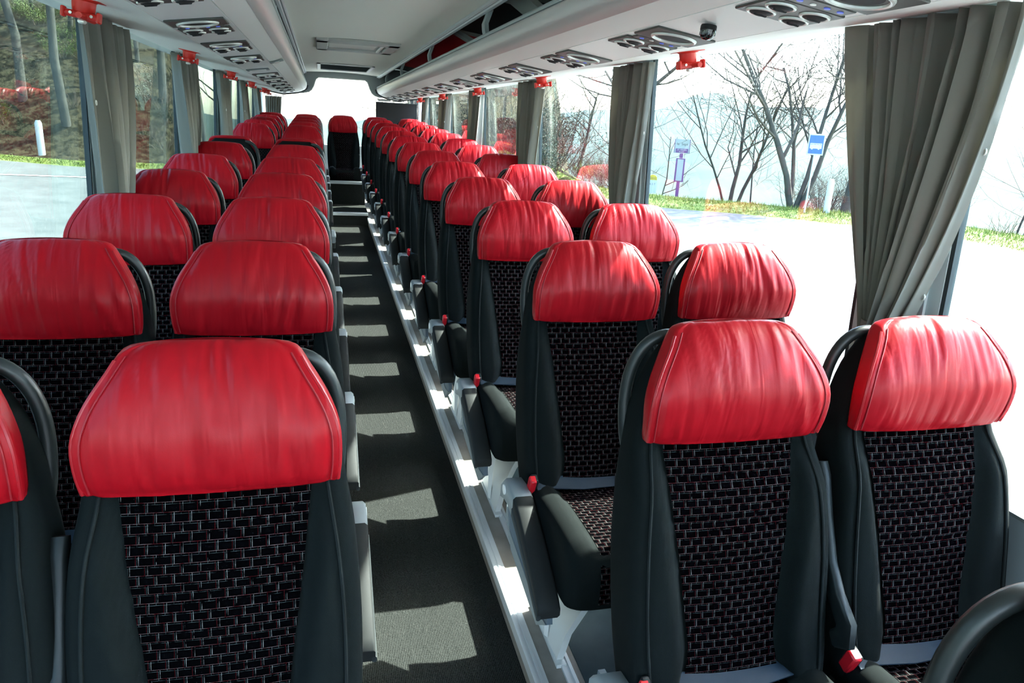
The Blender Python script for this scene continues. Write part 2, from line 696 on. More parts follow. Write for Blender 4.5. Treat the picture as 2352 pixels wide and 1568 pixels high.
def ground_mat(name, cols, scale, bump=0.4, dist=0.03):
    m, nt, b = nmat(name)
    tc = nt.nodes.new('ShaderNodeTexCoord')
    no = nt.nodes.new('ShaderNodeTexNoise')
    no.inputs['Scale'].default_value = scale
    no.inputs['Detail'].default_value = 8
    no.inputs['Roughness'].default_value = 0.7
    nt.links.new(tc.outputs['Object'], no.inputs['Vector'])
    cr = nt.nodes.new('ShaderNodeValToRGB')
    el = cr.color_ramp.elements
    el[0].position = 0.32
    el[1].position = 0.70
    el[0].color = (*cols[0], 1)
    el[1].color = (*cols[-1], 1)
    for i, c in enumerate(cols[1:-1]):
        e = el.new(0.32 + 0.38 * (i + 1) / (len(cols) - 1))
        e.color = (*c, 1)
    nt.links.new(no.outputs['Fac'], cr.inputs[0])
    nt.links.new(cr.outputs[0], b.inputs['Base Color'])
    b.inputs['Roughness'].default_value = 0.95
    b.inputs['Specular IOR Level'].default_value = 0.15
    bp = nt.nodes.new('ShaderNodeBump')
    bp.inputs['Strength'].default_value = bump
    bp.inputs['Distance'].default_value = dist
    nt.links.new(no.outputs['Fac'], bp.inputs['Height'])
    nt.links.new(bp.outputs[0], b.inputs['Normal'])
    return m


M['asphalt'] = ground_mat('pale_asphalt', [(0.092, 0.101, 0.099), (0.122, 0.129, 0.126), (0.152, 0.158, 0.154)], 1.6, 0.2, 0.01)
M['grass'] = ground_mat('verge_grass', [(0.085, 0.125, 0.022), (0.15, 0.19, 0.045), (0.25, 0.25, 0.12)], 2.5, 0.6, 0.05)
M['litter'] = ground_mat('leaf_litter', [(0.005, 0.006, 0.003), (0.019, 0.017, 0.008), (0.072, 0.060, 0.033), (0.028, 0.037, 0.011)], 4.5, 0.8, 0.15)
M['valley'] = ground_mat('valley_woods', [(0.012, 0.024, 0.016), (0.025, 0.04, 0.028), (0.045, 0.06, 0.04)], 0.02, 0.3, 1.0)


def mapped(mb, fn):
    mb.v = [tuple(fn(*p)) for p in mb.v]
    return mb


ordn = ['rearmost', 'second', 'third', 'fourth', 'fifth', 'sixth', 'seventh', 'eighth', 'ninth', 'tenth', 'eleventh', 'twelfth', 'thirteenth', 'fourteenth', 'fifteenth', 'sixteenth', 'seventeenth']


def nth(i, what='rear window'):
    return (ordn[i] if i < len(ordn) else str(i)) + (' from the ' + what if i else '')


# ------------------------------------------------------------------ the coach shell
Y0, Y1 = -2.6, 11.62
WIN_TOP, SILL = 2.046, 0.93


def xglass(z):
    return 1.225 - 0.045 * (z - SILL) / 1.12


struct('floor', mapped(MB().box((0, 3.54, AISLE - 0.03), (0.56, 12.28, 0.06)), S), M['carpet'], 'dark ribbed carpet along the sunken aisle')
for s, nm, lb in ((1, 'floor', 'raised vinyl seat podium on the bus-stop side'), (-1, 'floor', 'raised vinyl seat podium on the hillside side')):
    struct(nm, mapped(MB().box((s * (0.265 + 1.21) / 2, 4.5, POD - 0.09), (0.945, 14.2, 0.18)), S), M['vinyl'], lb)
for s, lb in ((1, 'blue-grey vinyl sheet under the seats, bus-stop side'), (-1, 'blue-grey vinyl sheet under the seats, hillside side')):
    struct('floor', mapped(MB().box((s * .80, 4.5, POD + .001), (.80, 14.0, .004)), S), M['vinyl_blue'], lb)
# steps at the rear end of the aisle
struct('floor', mapped(MB().box((0, 10.05, -1.655), (0.53, 0.74, 0.19), 0.004), S), M['carpet'], 'carpeted landing one step above the aisle')
struct('floor', mapped(MB().box((0, 11.0, -1.48), (0.53, 1.18, 0.46), 0.004), S), M['carpet'], 'carpeted platform under the middle rear seat')
struct('trim_1', mapped(MB().box((0, 9.70, -1.562), (0.53, 0.05, 0.012), 0.003).box((0, 9.676, -1.575), (0.53, 0.006, 0.035), 0.002), S), M['alu'], 'aluminium nosing of the lower aisle step')
struct('trim_2', mapped(MB().box((0, 10.43, -1.247), (0.53, 0.05, 0.012), 0.003).box((0, 10.406, -1.262), (0.53, 0.006, 0.035), 0.002), S), M['alu'], 'aluminium nosing of the upper aisle step')
for s, n, lb in ((1, 3, 'bus-stop side'), (-1, 4, 'hillside side')):
    a = MB()
    a.prism([(s * .252, POD - 0.035), (s * .252, POD + .004), (s * .258, POD + .008), (s * .264, POD + .008), (s * .265, POD + .005),
             (s * .270, POD + .005), (s * .271, POD + .008), (s * .279, POD + .008), (s * .280, POD + .005), (s * .292, POD + .004),
             (s * .294, POD - .002), (s * .262, POD - .002), (s * .262, POD - .035)], 'y', -2.5, 9.66 if s > 0 else 9.66)
    struct('trim_%d' % n, mapped(a, S), M['alu'], 'grooved aluminium edge profile of the podium, ' + lb)
    b = MB()
    for x0 in (0.352, 0.80):
        b.box((s * x0, 4.5, POD + 0.004), (0.010, 14.0, 0.010)).box((s * (x0 + .022), 4.5, POD + 0.004), (0.010, 14.0, 0.010)).box((s * (x0 + .011), 4.5, POD + 0.001), (0.02, 14.0, 0.004))
    struct('trim_%d' % (n + 2), mapped(b, S), M['alu'], 'seat mounting rails let into the podium, ' + lb)

# side walls, roof
PIL_R = [-2.3, -0.42, 1.45, 3.28, 5.12, 7.0, 8.9, 10.8]
PIL_L = [-2.4, -0.55, 1.30, 3.22, 5.10, 6.95, 8.85, 10.75]
tn = 7
wn_i = 1
for s, side, pil in ((1, 'right', PIL_R), (-1, 'left', PIL_L)):
    where = 'bus-stop side' if s > 0 else 'hillside side'
    struct('wall_' + side, MB().prism([(s * 1.222, -0.35), (s * 1.222, SILL - 0.02), (s * 1.200, SILL), (s * 1.30, SILL), (s * 1.30, -0.35)], 'y', Y0, Y1),
           M['wall'], 'grey lower side wall lining, ' + where)
    struct('wall_%s_top' % side, MB().prism([(s * 1.185, WIN_TOP + .004), (s * 1.19, 2.40), (s * 1.28, 2.40), (s * 1.27, WIN_TOP + .004)], 'y', Y0, Y1),
           M['body'], 'upper side panel above the windows, ' + where)
    for y in pil:
        xt, xb = xglass(WIN_TOP), xglass(SILL)
        pm = MB()
        for (a0, a1, din, dout) in ((0.013, 0.055, .012, .006), (0.055, 0.30, .020, .006)):
            pm.prism([(s * (xb - din), SILL), (s * (xt - din), WIN_TOP + .003), (s * (xt + dout), WIN_TOP + .003), (s * (xb + dout), SILL)], 'y', y + a0, y + a1)
        p = struct('trim_%d' % tn, pm, M['pillar'], 'teal grey window pillar, %s, %s' % (nth(7 - pil.index(y)), where))
        tn += 1
        sm = MB()
        for (a0, a1) in ((0.0, 0.013), (0.30, 0.325)):
            sm.prism([(s * (xb - .010), SILL), (s * (xt - .010), WIN_TOP + .003), (s * (xt + .008), WIN_TOP + .003), (s * (xb + .008), SILL)], 'y', y + a0, y + a1)
        sm.build('seal', M['seal'], p)
    ends = [Y0] + pil + [Y1]
    for a, b in zip(pil, pil[1:] + [Y1]):
        g = MB()
        y_a, y_b = a + .31, (b + .012 if b != Y1 else Y1 - .05)
        x1, x2 = xglass(SILL), xglass(WIN_TOP)
        g.prism([(s * x1, SILL), (s * x2, WIN_TOP + .003), (s * (x2 + .005), WIN_TOP + .003), (s * (x1 + .005), SILL)], 'y', y_a, y_b)
        w = struct('window_%d' % wn_i, g, M['glass' if s > 0 else 'glass_left'], 'tinted side window pane, %s, %s' % (nth(7 - pil.index(a)), where), smooth=0)
        wn_i += 1
cl = MB()
cl.grid(16, 24, lambda u, v: ((u - .5) * 1.08, lerp(Y0, 11.42, v), 2.300 + 0.024 * (1 - (2 * u - 1) ** 2)))
cl.grid(16, 24, lambda u, v: ((u - .5) * 1.08, lerp(Y0, 11.42, v), 2.340 + 0.024 * (1 - (2 * u - 1) ** 2)))
struct('ceiling', cl, M['ceiling'], 'pale grey cloth ceiling panel above the aisle')
struct('ceiling', MB().prism([(-1.28, 2.38), (-1.22, 2.50), (-1.0, 2.58), (1.0, 2.58), (1.22, 2.50), (1.28, 2.38), (1.2, 2.38), (1.0, 2.52), (-1.0, 2.52), (-1.2, 2.38)], 'y', Y0, Y1 + .05),
       M['body'], 'outer roof of the coach')

# rear wall
struct('wall_rear', MB().box((0, 11.66, 0.55), (2.5, 0.08, 1.5)).box((-1.17, 11.66, 1.8), (0.12, 0.08, 1.1), 0.01).box((1.19, 11.66, 1.8), (0.08, 0.08, 1.1), 0.01).box((0, 11.66, 2.46), (2.5, 0.08, 0.26)),
       M['rack'], 'rear wall of the coach around the rear window')
ARC = [(-.47, 2.03), (-.425, 2.065), (-.395, 2.12), (-.375, 2.18), (-.36, 2.215), (-.325, 2.238), (.325, 2.238), (.36, 2.215), (.375, 2.18), (.395, 2.12), (.425, 2.065), (.47, 2.03)]
struct('trim_60', MB().prism([(-.70, 2.345)] + [(-.70, 2.01), (-.55, 2.012)] + ARC + [(.55, 2.012), (.70, 2.01), (.70, 2.345)], 'y', 11.41, 11.46), M['header'], 'dark grey cloth header arching over the rear window')
struct('trim_61', MB().tube([(x, 11.405, z) for x, z in ARC], 0.007, 6), M['rack'], 'pale piping along the rear window arch')
wg = struct('window_30', MB().box((0, 11.64, 1.81), (2.24, 0.006, 1.02)), M['glass_rear'], 'wide rear window at the end of the aisle', smooth=0)

board = thing('panel_board', 'black board covering the rear window corner on the bus-stop side', 'panel', (0.80, 11.52, 1.52))
MB().box((0, 0, .215), (.62, .02, .43), .004).build('board', M['black_board'], board)
MB().box((0, -.012, .43), (.62, .012, .012), .002).build('edge_strip', M['seal'], board)
lb_ = thing('strip_lamp', 'white strip lamp fixed above the black board', 'lamp', (0.70, 11.44, 1.962))
MB().box((-.09, 0, .012), (.19, .03, .022), .006).build('lens', M['lamp_white'], lb_)
MB().box((.10, 0, .010), (.15, .03, .020), .006).build('lens', M['lamp_white'], lb_)
MB().box((0, .012, .028), (.40, .03, .012), .003).build('base', M['grey_plastic'], lb_)


# ------------------------------------------------------------------ luggage racks
def rack(s, where):
    t = thing('luggage_rack', 'long overhead luggage rack with a metal lip, ' + where, 'luggage rack', (0, 0, 2.0))
    Z = -2.0
    ya, yb = Y0 + .05, 11.36
    low = [(1.185, 2.046), (1.02, 2.020), (.90, 2.000), (.826, 1.990)]
    mid = [(.822, 1.990), (.618, 2.019)]
    inn = [(.614, 2.020), (.575, 2.032), (.535, 2.052)]

    def slab(path, name, mat, th=.016):
        up = [(x, z + th) for x, z in reversed(path)]
        o = MB().prism([(s * x, z + Z) for x, z in path + up], 'y', ya, yb).build(name, mat, t, 0.4)
        return o
    slab(low, 'valance', M['rack'])
    slab(mid, 'service_channel', M['rack'] if s > 0 else M['rack_grey'])
    slab(inn, 'fascia', M['rack'])
    band = [(.535, 2.050), (.517, 2.062), (.503, 2.080), (.494, 2.102), (.491, 2.122), (.493, 2.136), (.50, 2.142), (.53, 2.142), (.53, 2.10), (.55, 2.07)]
    MB().prism([(s * x, z + Z) for x, z in band], 'y', ya, yb).build('metal_band', M['chrome'], t, 1.0)
    lip = [(.493, 2.142), (.490, 2.150), (.496, 2.158), (.503, 2.158), (.505, 2.152), (.514, 2.152), (.516, 2.160), (.53, 2.160), (.545, 2.15), (.545, 2.142)]
    MB().prism([(s * x, z + Z) for x, z in lip], 'y', ya, yb).build('lip_profile', M['bracket'], t, 0.4)
    MB().prism([(s * x, z + Z) for x, z in [(.53, 2.09), (1.17, 2.075), (1.17, 2.068), (.53, 2.075)]], 'y', ya, yb).build('shelf', M['rack_dark'], t)
    # ceiling side rail with two tubes
    rl = [(.494, 2.300), (.494, 2.286), (.502, 2.280), (.512, 2.284), (.516, 2.276), (.530, 2.272), (.545, 2.280), (.552, 2.300)]
    MB().prism([(s * x, z + Z) for x, z in rl], 'y', ya, 11.38).build('ceiling_rail', M['alu'], t, 0.5)
    lin = [(1.165, 2.10), (1.15, 2.24), (1.08, 2.34), (.95, 2.40), (.75, 2.425), (.54, 2.43)]
    segs = [(ya, 4.35, 'cream'), (4.35, 6.1, 'rack_dark'), (6.1, 6.3, 'cream'), (6.3, 10.5, 'rack_reflected_red'), (10.5, yb, 'rack_dark')] if s > 0 else [(ya, yb, 'rack_dark')]
    for a, b, mt in segs:
        out = [(x + .006, z + .008) for x, z in reversed(lin)]
        MB().prism([(s * x, z + Z) for x, z in lin + out], 'y', a, b).build('lining', M[mt], t, 0.9)
    for y in ((6.1, 6.3) if s > 0 else ()):
        pass
    if s > 0:      # curved cream rib in front of the lining coloured with the seats' red reflection
        rib = [(.60, 2.40), (.72, 2.385), (.84, 2.33), (.93, 2.25), (.98, 2.16), (.99, 2.10)]
        MB().loft([[(x * 1.0, 5.98, z + Z), (x, 6.12, z + Z), (x + .02, 6.12, z + .02 + Z), (x + .02, 5.98, z + .02 + Z)] for x, z in rib]).build('rib', M['cream'], t, 0.6)
        rib2 = [(.60, 2.40), (.74, 2.38), (.85, 2.31), (.92, 2.22), (.94, 2.10)]
        MB().loft([[(x, 4.05, z + Z), (x, 4.36, z + Z), (x + .02, 4.36, z + .02 + Z), (x + .02, 4.05, z + .02 + Z)] for x, z in rib2]).build('rib', M['cream'], t, 0.6)
    for y in (-.1, 1.95, 4.0, 6.08, 8.2, 10.1):
        pts = [(.524, 2.150), (.515, 2.19), (.512, 2.22), (.525, 2.255), (.535, 2.285)]
        MB().loft([[(s * x, y - .035, z + Z), (s * x, y + .035, z + Z), (s * (x + .022), y + .035, z + Z), (s * (x + .022), y - .035, z + Z)] for x, z in pts]).build('bracket', M['bracket'], t, 0.5)
    # end cap
    path = [(1.185, 2.035), (1.0, 2.010), (.82, 1.982), (.62, 2.010), (.53, 2.045), (.49, 2.075), (.478, 2.12)]
    MB().tube([(s * x, yb + .006, z + Z) for x, z in path], .012, 8).build('end_trim', M['seal'], t)
    cap = low + mid + inn + [(.50, 2.08), (.492, 2.14), (.54, 2.15), (.54, 2.42), (.95, 2.40), (1.18, 2.25)]
    MB().prism([(s * x, z + Z) for x, z in cap], 'y', yb, yb + .012).build('end_cap', M['header'], t)
    return t


rack(1, 'bus-stop side')
rack(-1, 'hillside side')


# ------------------------------------------------------------------ overhead service panels
def service_panel_proto():
    t = thing('service_panel', 'x', 'panel')
    z = -0.0015
    MB().box((0, -.115, z), (.190, .175, .006), .002).build('speaker_plate', M['panel_dark'], t)
    MB().box((0, .005, z), (.150, .05, .006), .002).build('button_strip', M['panel_dark'], t)
    MB().box((0, .120, z), (.180, .170, .006), .002).build('nozzle_plate', M['panel_dark'], t)
    r = MB().torus((0, -.115, z - .004), .064, .006, nR=32, nr=8).build('speaker_ring', M['ring'], t)
    MB().lathe((0, -.115, z - .004), [(.062, .003), (.05, .001), (.03, -.001), (.001, -.002)], 24).build('speaker_mesh', M['mesh_black'], r)
    for x in (-.045, .045):
        for y in (.082, .160):
            n = MB().torus((x, y, z - .004), .031, .0045, nR=24, nr=8).build('nozzle_ring', M['ring'], t)
            MB().lathe((x, y, z - .003), [(.029, .002), (.024, -.006), (.012, -.010), (.001, -.008)], 18).box((x, y, z - .012), (.034, .006, .006), .002).build('nozzle', M['mesh_black'], n)
    for i, x in enumerate((-.052, -.018, .018, .052)):
        MB().lathe((x, .005, z - .003), [(.008, .003), (.007, -.002), (.001, -.003)], 10).build('button', M['button_blue' if i != 1 else 'ring'], t)
    return t


sp = service_panel_proto()
first = True
for s, where, ys in ((1, 'bus-stop side', [0.65 + .81 * i for i in range(13)]),
                     (-1, 'hillside side', [1.38 + .805 * i for i in range(5)] + [6.35 + .80 * i for i in range(6)])):
    for i, y in enumerate(ys):
        o = sp if first else copy_tree(sp)
        first = False
        yc = y + .85 if s > 0 else y
        if s > 0:
            yc = 1.47 + .812 * i
        o.location = (s * .72, yc, 2.003)
        o.rotation_euler = (0, s * .144, 0)
        tag(o, 'overhead panel with speaker and four air nozzles, %s, %s' % (nth(len(ys) - 1 - i), where), 'service panel', 'overhead service panels')
# small ceiling lamp between the hillside panels
cl_ = thing('courtesy_lamp', 'small square courtesy lamp in the rack underside, hillside side', 'lamp', (-.73, 5.62, 2.002), (0, -.144, 0))
MB().box((0, 0, -.004), (.15, .13, .008), .003).build('frame', M['grey_plastic'], cl_)
MB().box((0, 0, -.008), (.11, .09, .006), .002).build('lens', M['lamp_white'], cl_)
hd = thing('hatch_latch', 'small grey latch plate in the rack fascia, hillside side', 'latch', (-.575, 5.05, 2.028), (0, -.3, 0))
MB().box((0, 0, -.002), (.085, .09, .006), .002).build('plate', M['grey_plastic'], hd)
MB().box((0, 0, -.007), (.03, .02, .008), .002).build('button', M['steel'], hd)


# ------------------------------------------------------------------ emergency hammers
def hammer_proto():
    t = thing('emergency_hammer', 'x', 'hammer')
    h = MB().lathe((0, 0, 0), [(.034, .004), (.035, -.002), (.029, -.006), (.027, -.036), (.024, -.040), (.001, -.040)], 24, sx=1.15, sy=1.0).build('holder', M['red_plastic'], t)
    MB().box((0, .004, .001), (.10, .08, .004), .001).build('base_plate', M['red_plastic'], h)
    MB().tube([(-.046, -.020, -.047), (.046, -.020, -.047)], .0105, 10).build('roller', M['red_plastic'], t)
    MB().tube([(.008, -.075, -.050), (.008, .075, -.050)], [.009, .011], 10).build('handle', M['red_plastic'], t)
    MB().box((-.048, -.020, -.046), (.010, .032, .030), .003).build('clip', M['red_plastic'], t)
    MB().box((.048, -.020, -.046), (.010, .032, .030), .003).build('clip', M['red_plastic'], t)
    MB().lathe((-.026, -.0325, -.046), [(.001, -.003), (.0045, -.003), (.0045, .003), (.001, .003)], 10, axis='y').build('rivet', M['steel'], t)
    MB().lathe((.030, -.0325, -.046), [(.001, -.003), (.0045, -.003), (.0045, .003), (.001, .003)], 10, axis='y').build('rivet', M['steel'], t)
    MB().box((.0, -.010, -.064), (.022, .022, .012), .004).build('tip', M['ring'], t)
    return t


hp = hammer_proto()
first = True
for s, where, ys in ((1, 'bus-stop side', [2.62, 4.53, 6.48, 8.42, 10.35]), (-1, 'hillside side', [2.63, 4.53, 6.55, 8.44, 10.30, 10.95])):
    for i, y in enumerate(ys):
        o = hp if first else copy_tree(hp)
        first = False
        o.location = (s * 1.0, y, 2.0155)
        o.rotation_euler = (0, -s * .15, 0)
        tag(o, 'red emergency hammer in its holder under the rack, %s, %s' % (nth(len(ys) - 1 - i), where), 'hammer', 'emergency hammers')

dm = thing('dome_camera', 'black dome camera under the rack by an air panel', 'camera', (0.690, 1.90, 2.004), (0, .1, 0))
dm.scale = (.60, .60, .60)
MB().lathe((0, 0, 0), [(.034, 0), (.036, -.006), (.036, -.022)], 24).build('base', M['black_plastic'], dm)
dd = MB().lathe((0, 0, 0), [(.0355, -.020), (.034, -.036), (.029, -.050), (.019, -.060), (.001, -.064)], 24).build('dome', M['dome'], dm)
for k in range(10):
    a = 2 * math.pi * k / 10
    MB().box((math.cos(a) * .0335, math.sin(a) * .0335, -.036), (.004, .004, .016), .001).build('led', M['grey_plastic'], dd)

# ------------------------------------------------------------------ ceiling hatches
h1 = thing('roof_hatch', 'pale roof hatch frame with bright inner panel in the aisle ceiling', 'hatch', (0, 6.9, 2.322))
fr = MB()
out = [(-.34, -.47), (.34, -.47), (.30, .47), (-.34, .47)]
for c, sz in (((0, -.37, -.012), (.68, .16, .034)), ((0, .40, -.012), (.66, .12, .034)), ((-.29, 0, -.012), (.10, .92, .034)), ((.29, 0, -.012), (.10, .92, .034))):
    fr.box(c, sz, .008)
fr.build('frame', M['hatch_frame'], h1)
MB().box((0, .02, -.004), (.46, .62, .008)).build('inner_panel', M['hatch_panel'], h1)
MB().box((.20, .02, -.022), (.03, .60, .018), .006).build('handle', M['white_plastic'], h1)
h2 = thing('ceiling_vent', 'black air vent with a white frame in the ceiling near the rear', 'vent', (0, 10.08, 2.318))
fr = MB()
for c, sz in (((0, -.58, -.006), (.68, .04, .016)), ((0, .58, -.006), (.68, .04, .016)), ((-.32, 0, -.006), (.04, 1.2, .016)), ((.32, 0, -.006), (.04, 1.2, .016))):
    fr.box(c, sz, .003)
fr.build('frame', M['white_plastic'], h2)
MB().box((0, 0, .006), (.60, 1.12, .01)).build('recess', M['black_board'], h2)
for k in range(12):
    MB().box((0, -.52 + .094 * k, .002), (.60, .03, .004), .001, rot=Matrix.Rotation(.5, 3, 'X').to_quaternion()).build('slat', M['seal'], h2)


# ------------------------------------------------------------------ coach seats (local: x across, y to the rear, z up from the podium)
HW = [(.955, .194), (.985, .196), (1.03, .200), (1.08, .199), (1.12, .187), (1.155, .170), (1.185, .151), (1.203, .138), (1.211, .126), (1.214, .110)]
HF = [(.955, -.004), (.985, -.008), (1.03, -.018), (1.08, -.020), (1.12, -.008), (1.155, .008), (1.185, .028), (1.203, .047), (1.211, .060), (1.214, .068)]
HB = [(.955, .034), (.985, .034), (1.03, .034), (1.08, .040), (1.12, .052), (1.155, .068), (1.185, .086), (1.203, .092), (1.211, .088), (1.214, .080)]
EXP = 6.0


def head_front(x, z):
    w, f, b = smooth_interp(HW, z), smooth_interp(HF, z), smooth_interp(HB, z)
    m, d = (f + b) / 2, (b - f) / 2
    q = max(0.0, 1 - abs(x / w) ** EXP)
    return m - d * q ** (1 / EXP)


def superring(w, f, b, z, n, e=EXP):
    m, d = (f + b) / 2, (b - f) / 2
    rg = []
    for k in range(n):
        t = 2 * math.pi * (k + .5) / n
        c, s_ = math.cos(t), math.sin(t)
        # even spacing along the wide front
        rg.append([w * math.copysign(abs(c) ** (2 / e), c), m + d * math.copysign(abs(s_) ** (2 / e), s_), z])
    return rg


def even_ring(w, f, b, z, n, e=EXP):
    """superellipse resampled evenly by arc length"""
    raw = superring(w, f, b, z, 360, e)
    L = [0.0]
    for i in range(360):
        p, q = raw[i], raw[(i + 1) % 360]
        L.append(L[-1] + math.hypot(p[0] - q[0], p[1] - q[1]))
    out = []
    j = 0
    for k in range(n):
        t = L[-1] * k / n
        while L[j + 1] < t:
            j += 1
        a = (t - L[j]) / max(1e-9, L[j + 1] - L[j])
        p, q = raw[j % 360], raw[(j + 1) % 360]
        out.append([lerp(p[0], q[0], a), lerp(p[1], q[1], a), z])
    return out


def crown(x, z):
    return sstep(1.10, 1.20, z) * (.004 - .013 * min(1, abs(x) / .150) ** 2)


def headrest_mesh(seed, mirror):
    rnd = random.Random(seed)
    N = 110
    zs = [.955, .966, .978, .992, 1.008, 1.024, 1.04, 1.056, 1.072, 1.088, 1.104, 1.12, 1.135, 1.15, 1.163, 1.175, 1.185, 1.194, 1.202, 1.208, 1.212, 1.214]
    rings = []
    lean = rnd.uniform(-.35, .35)
    for z in zs:
        w, f, b = smooth_interp(HW, z), smooth_interp(HF, z), smooth_interp(HB, z)
        rg = even_ring(w, f, b, z, N)
        for p in rg:
            x = p[0]
            fr_ = sstep(-.2, .6, -(p[1] - (f + b) / 2) / max(1e-6, (b - f) / 2))
            edge = 1 - sstep(.70, .93, abs(x) / w)
            # fine vertical folds gathered on the front
            xx = x - lean * (z - 1.06) * .6
            a1 = noise.noise(Vector((xx * 46 + seed * 7.3, z * 5.0, seed * 1.7)))
            a2 = noise.noise(Vector((xx * 95 + seed * 3.1, z * 9.0, seed * 4.1)))
            amp = sstep(.955, 1.0, z) * .0080 * sstep(-.6, .5, noise.noise(Vector((x * 9, z * 8, seed * 2.2))))
            p[1] -= fr_ * edge * (amp * (1 - 2 * abs(a1)) + .0012 * a2)
            # stitched seam line
            d = abs(x) - (w - .016)
            p[1] += fr_ * .005 * math.exp(-(d / .006) ** 2)
            p[2] += crown(x, z)      # crowned top
            if z < 1.0:                       # lower hem bows down a little in the middle
                k = 1 - (z - .955) / .045
                p[2] += k * (.026 + .006 * (min(1, abs(x) / w) ** 2))
        rings.append(rg)
    mb = MB()
    mb.loft([[tuple(p) for p in rg] for rg in rings], True)
    return mb.mesh('headrest', M['leather'], 1.2)


def seam_mesh(s):
    mb = MB()
    if True:
        pts = []
        for i in range(15):
            z = lerp(.992, 1.203, i / 14)
            x = s * (smooth_interp(HW, z) - .015)
            pts.append((x, head_front(x, z) + .0022, z + crown(x, z)))
        mb.tube(pts, .0015, 5)
    return mb.mesh('seam', M['thread'])


def edge_piping_mesh(s):
    mb = MB()
    if True:
        pts = []
        for i in range(15):
            z = lerp(.990, 1.198, i / 14)
            x = s * (smooth_interp(HW, z) - .004)
            pts.append((x, head_front(x, z) + .004, z + crown(x, z)))
        mb.tube(pts, .0040, 7)
    return mb.mesh('piping', M['piping'])


BW = [(.40, .200), (.46, .216), (.52, .223), (.62, .228), (.76, .229), (.88, .221), (.96, .208), (1.02, .199), (1.10, .174), (1.17, .128), (1.195, .10)]
BF = [(.40, -.150), (.46, -.152), (.52, -.140), (.62, -.108), (.76, -.072), (.88, -.034), (.96, .004), (1.02, .020), (1.10, .034), (1.17, .062), (1.195, .075)]
BB = [(.40, -.03), (.46, -.01), (.52, .01), (.62, .04), (.76, .075), (.88, .100), (.96, .115), (1.02, .122), (1.10, .128), (1.17, .126), (1.195, .12)]
INSET = [(.40, .120), (.48, .112), (.575, .097), (.70, .112), (.85, .133), (.985, .150), (1.1, .15)]


def bolster(x, z):
    i = interp(INSET, z)
    return .020 - .040 * sstep(i - .002, i + .038, abs(x)) * (1 - .55 * sstep(.88, .98, z))


def back_mesh():
    N = 104
    rings = []
    for i in range(34):
        z = lerp(.40, 1.195, i / 33)
        w, f, b = smooth_interp(BW, z), smooth_interp(BF, z), smooth_interp(BB, z)
        rg = even_ring(w, f, b, z, N, 5.5)
        for p in rg:
            fr_ = sstep(-.1, .7, -(p[1] - (f + b) / 2) / ((b - f) / 2))
            if z < 1.0:
                p[1] += fr_ * bolster(p[0], z)
                d = abs(p[0]) - (w - .03)
                p[1] += fr_ * .004 * math.exp(-(d / .006) ** 2)
        rings.append([tuple(p) for p in rg])
    mb = MB()
    mb.loft(rings, True)
    return mb.mesh('backrest', M['cloth'], 1.0)


def bolster_piping_mesh(s):
    pts = []
    for i in range(19):
        z = lerp(.50, .982, i / 18)
        x = s * (smooth_interp(BW, z) - .030)
        pts.append((x, back_y(x, z) - .0005, z))
    return MB().tube(pts, .0032, 6).mesh('bolster_piping', M['cloth_edge'])


def back_y(x, z):
    w, f, b = smooth_interp(BW, z), smooth_interp(BF, z), smooth_interp(BB, z)
    m, d = (f + b) / 2, (b - f) / 2
    return m - d * max(0, 1 - abs(x / w) ** 5.5) ** (1 / 5.5) + bolster(x, z)


def back_panel_mesh():
    mb = MB()

    def fn(u, v):
        z = lerp(.425, 1.000, v)
        w = interp(INSET, z) + .001
        x = (2 * u - 1) * w
        y = back_y(x, z) - .0075 - .004 * (1 - (2 * u - 1) ** 2)
        for zc in (.905, .815, .735):
            y += .0055 * math.exp(-((z - zc) / .009) ** 2)
        return (x, y, z)
    mb.grid(14, 44, fn, lambda u, v: ((2 * u - 1) * (interp(INSET, lerp(.425, 1.0, v)) + .001), lerp(.425, 1.0, v)))
    return mb.mesh('back_panel', M['fabric'], 1.2)


def shell_mesh():
    """hard plastic shell on the back of the seat"""
    mb = MB()
    rings = []
    for i in range(16):
        z = lerp(.42, 1.10, i / 15)
        w, b = smooth_interp(BW, z) - .012, smooth_interp(BB, z)
        rg = []
        for k in range(13):
            t = -1 + 2 * k / 12
            rg.append((t * w, b + .006 - .02 * abs(t) ** 4, z))
        for k in reversed(range(13)):
            t = -1 + 2 * k / 12
            rg.append((t * w, b - .010 - .02 * abs(t) ** 4, z))
        rings.append(rg)
    mb.loft(rings, True)
    return mb.mesh('back_shell', M['black_plastic'], 0.8)


CT = [(-.515, .445), (-.511, .478), (-.497, .502), (-.465, .514), (-.38, .514), (-.26, .505), (-.16, .492), (-.07, .485)]
CB = [(-.515, .360), (-.511, .343), (-.497, .334), (-.465, .330), (-.38, .330), (-.26, .333), (-.16, .34), (-.07, .345)]


def cush_bol(x):
    return .034 * sstep(.118, .160, abs(x)) - .006


def cushion_mesh():
    rings = []
    N = 60
    for i in range(26):
        y = lerp(-.515, -.07, (i / 25) ** 1.6)
        zt, zb = smooth_interp(CT, y), smooth_interp(CB, y)
        w = .213 - .03 * max(0, (-.475 - y) / .04) ** 2
        rg = even_ring(w, zb, zt, 0, N, 7.0)
        out = []
        for p in rg:
            x, z = p[0], p[1]
            up = sstep(-.1, .7, (z - (zt + zb) / 2) / ((zt - zb) / 2))
            z += up * cush_bol(x) * sstep(-.52, -.46, y)
            out.append((x, y - .006 * up * 0, z))
        rings.append(out)
    mb = MB()
    mb.loft(rings, True)
    return mb.mesh('seat_cushion', M['cloth'], 1.0)


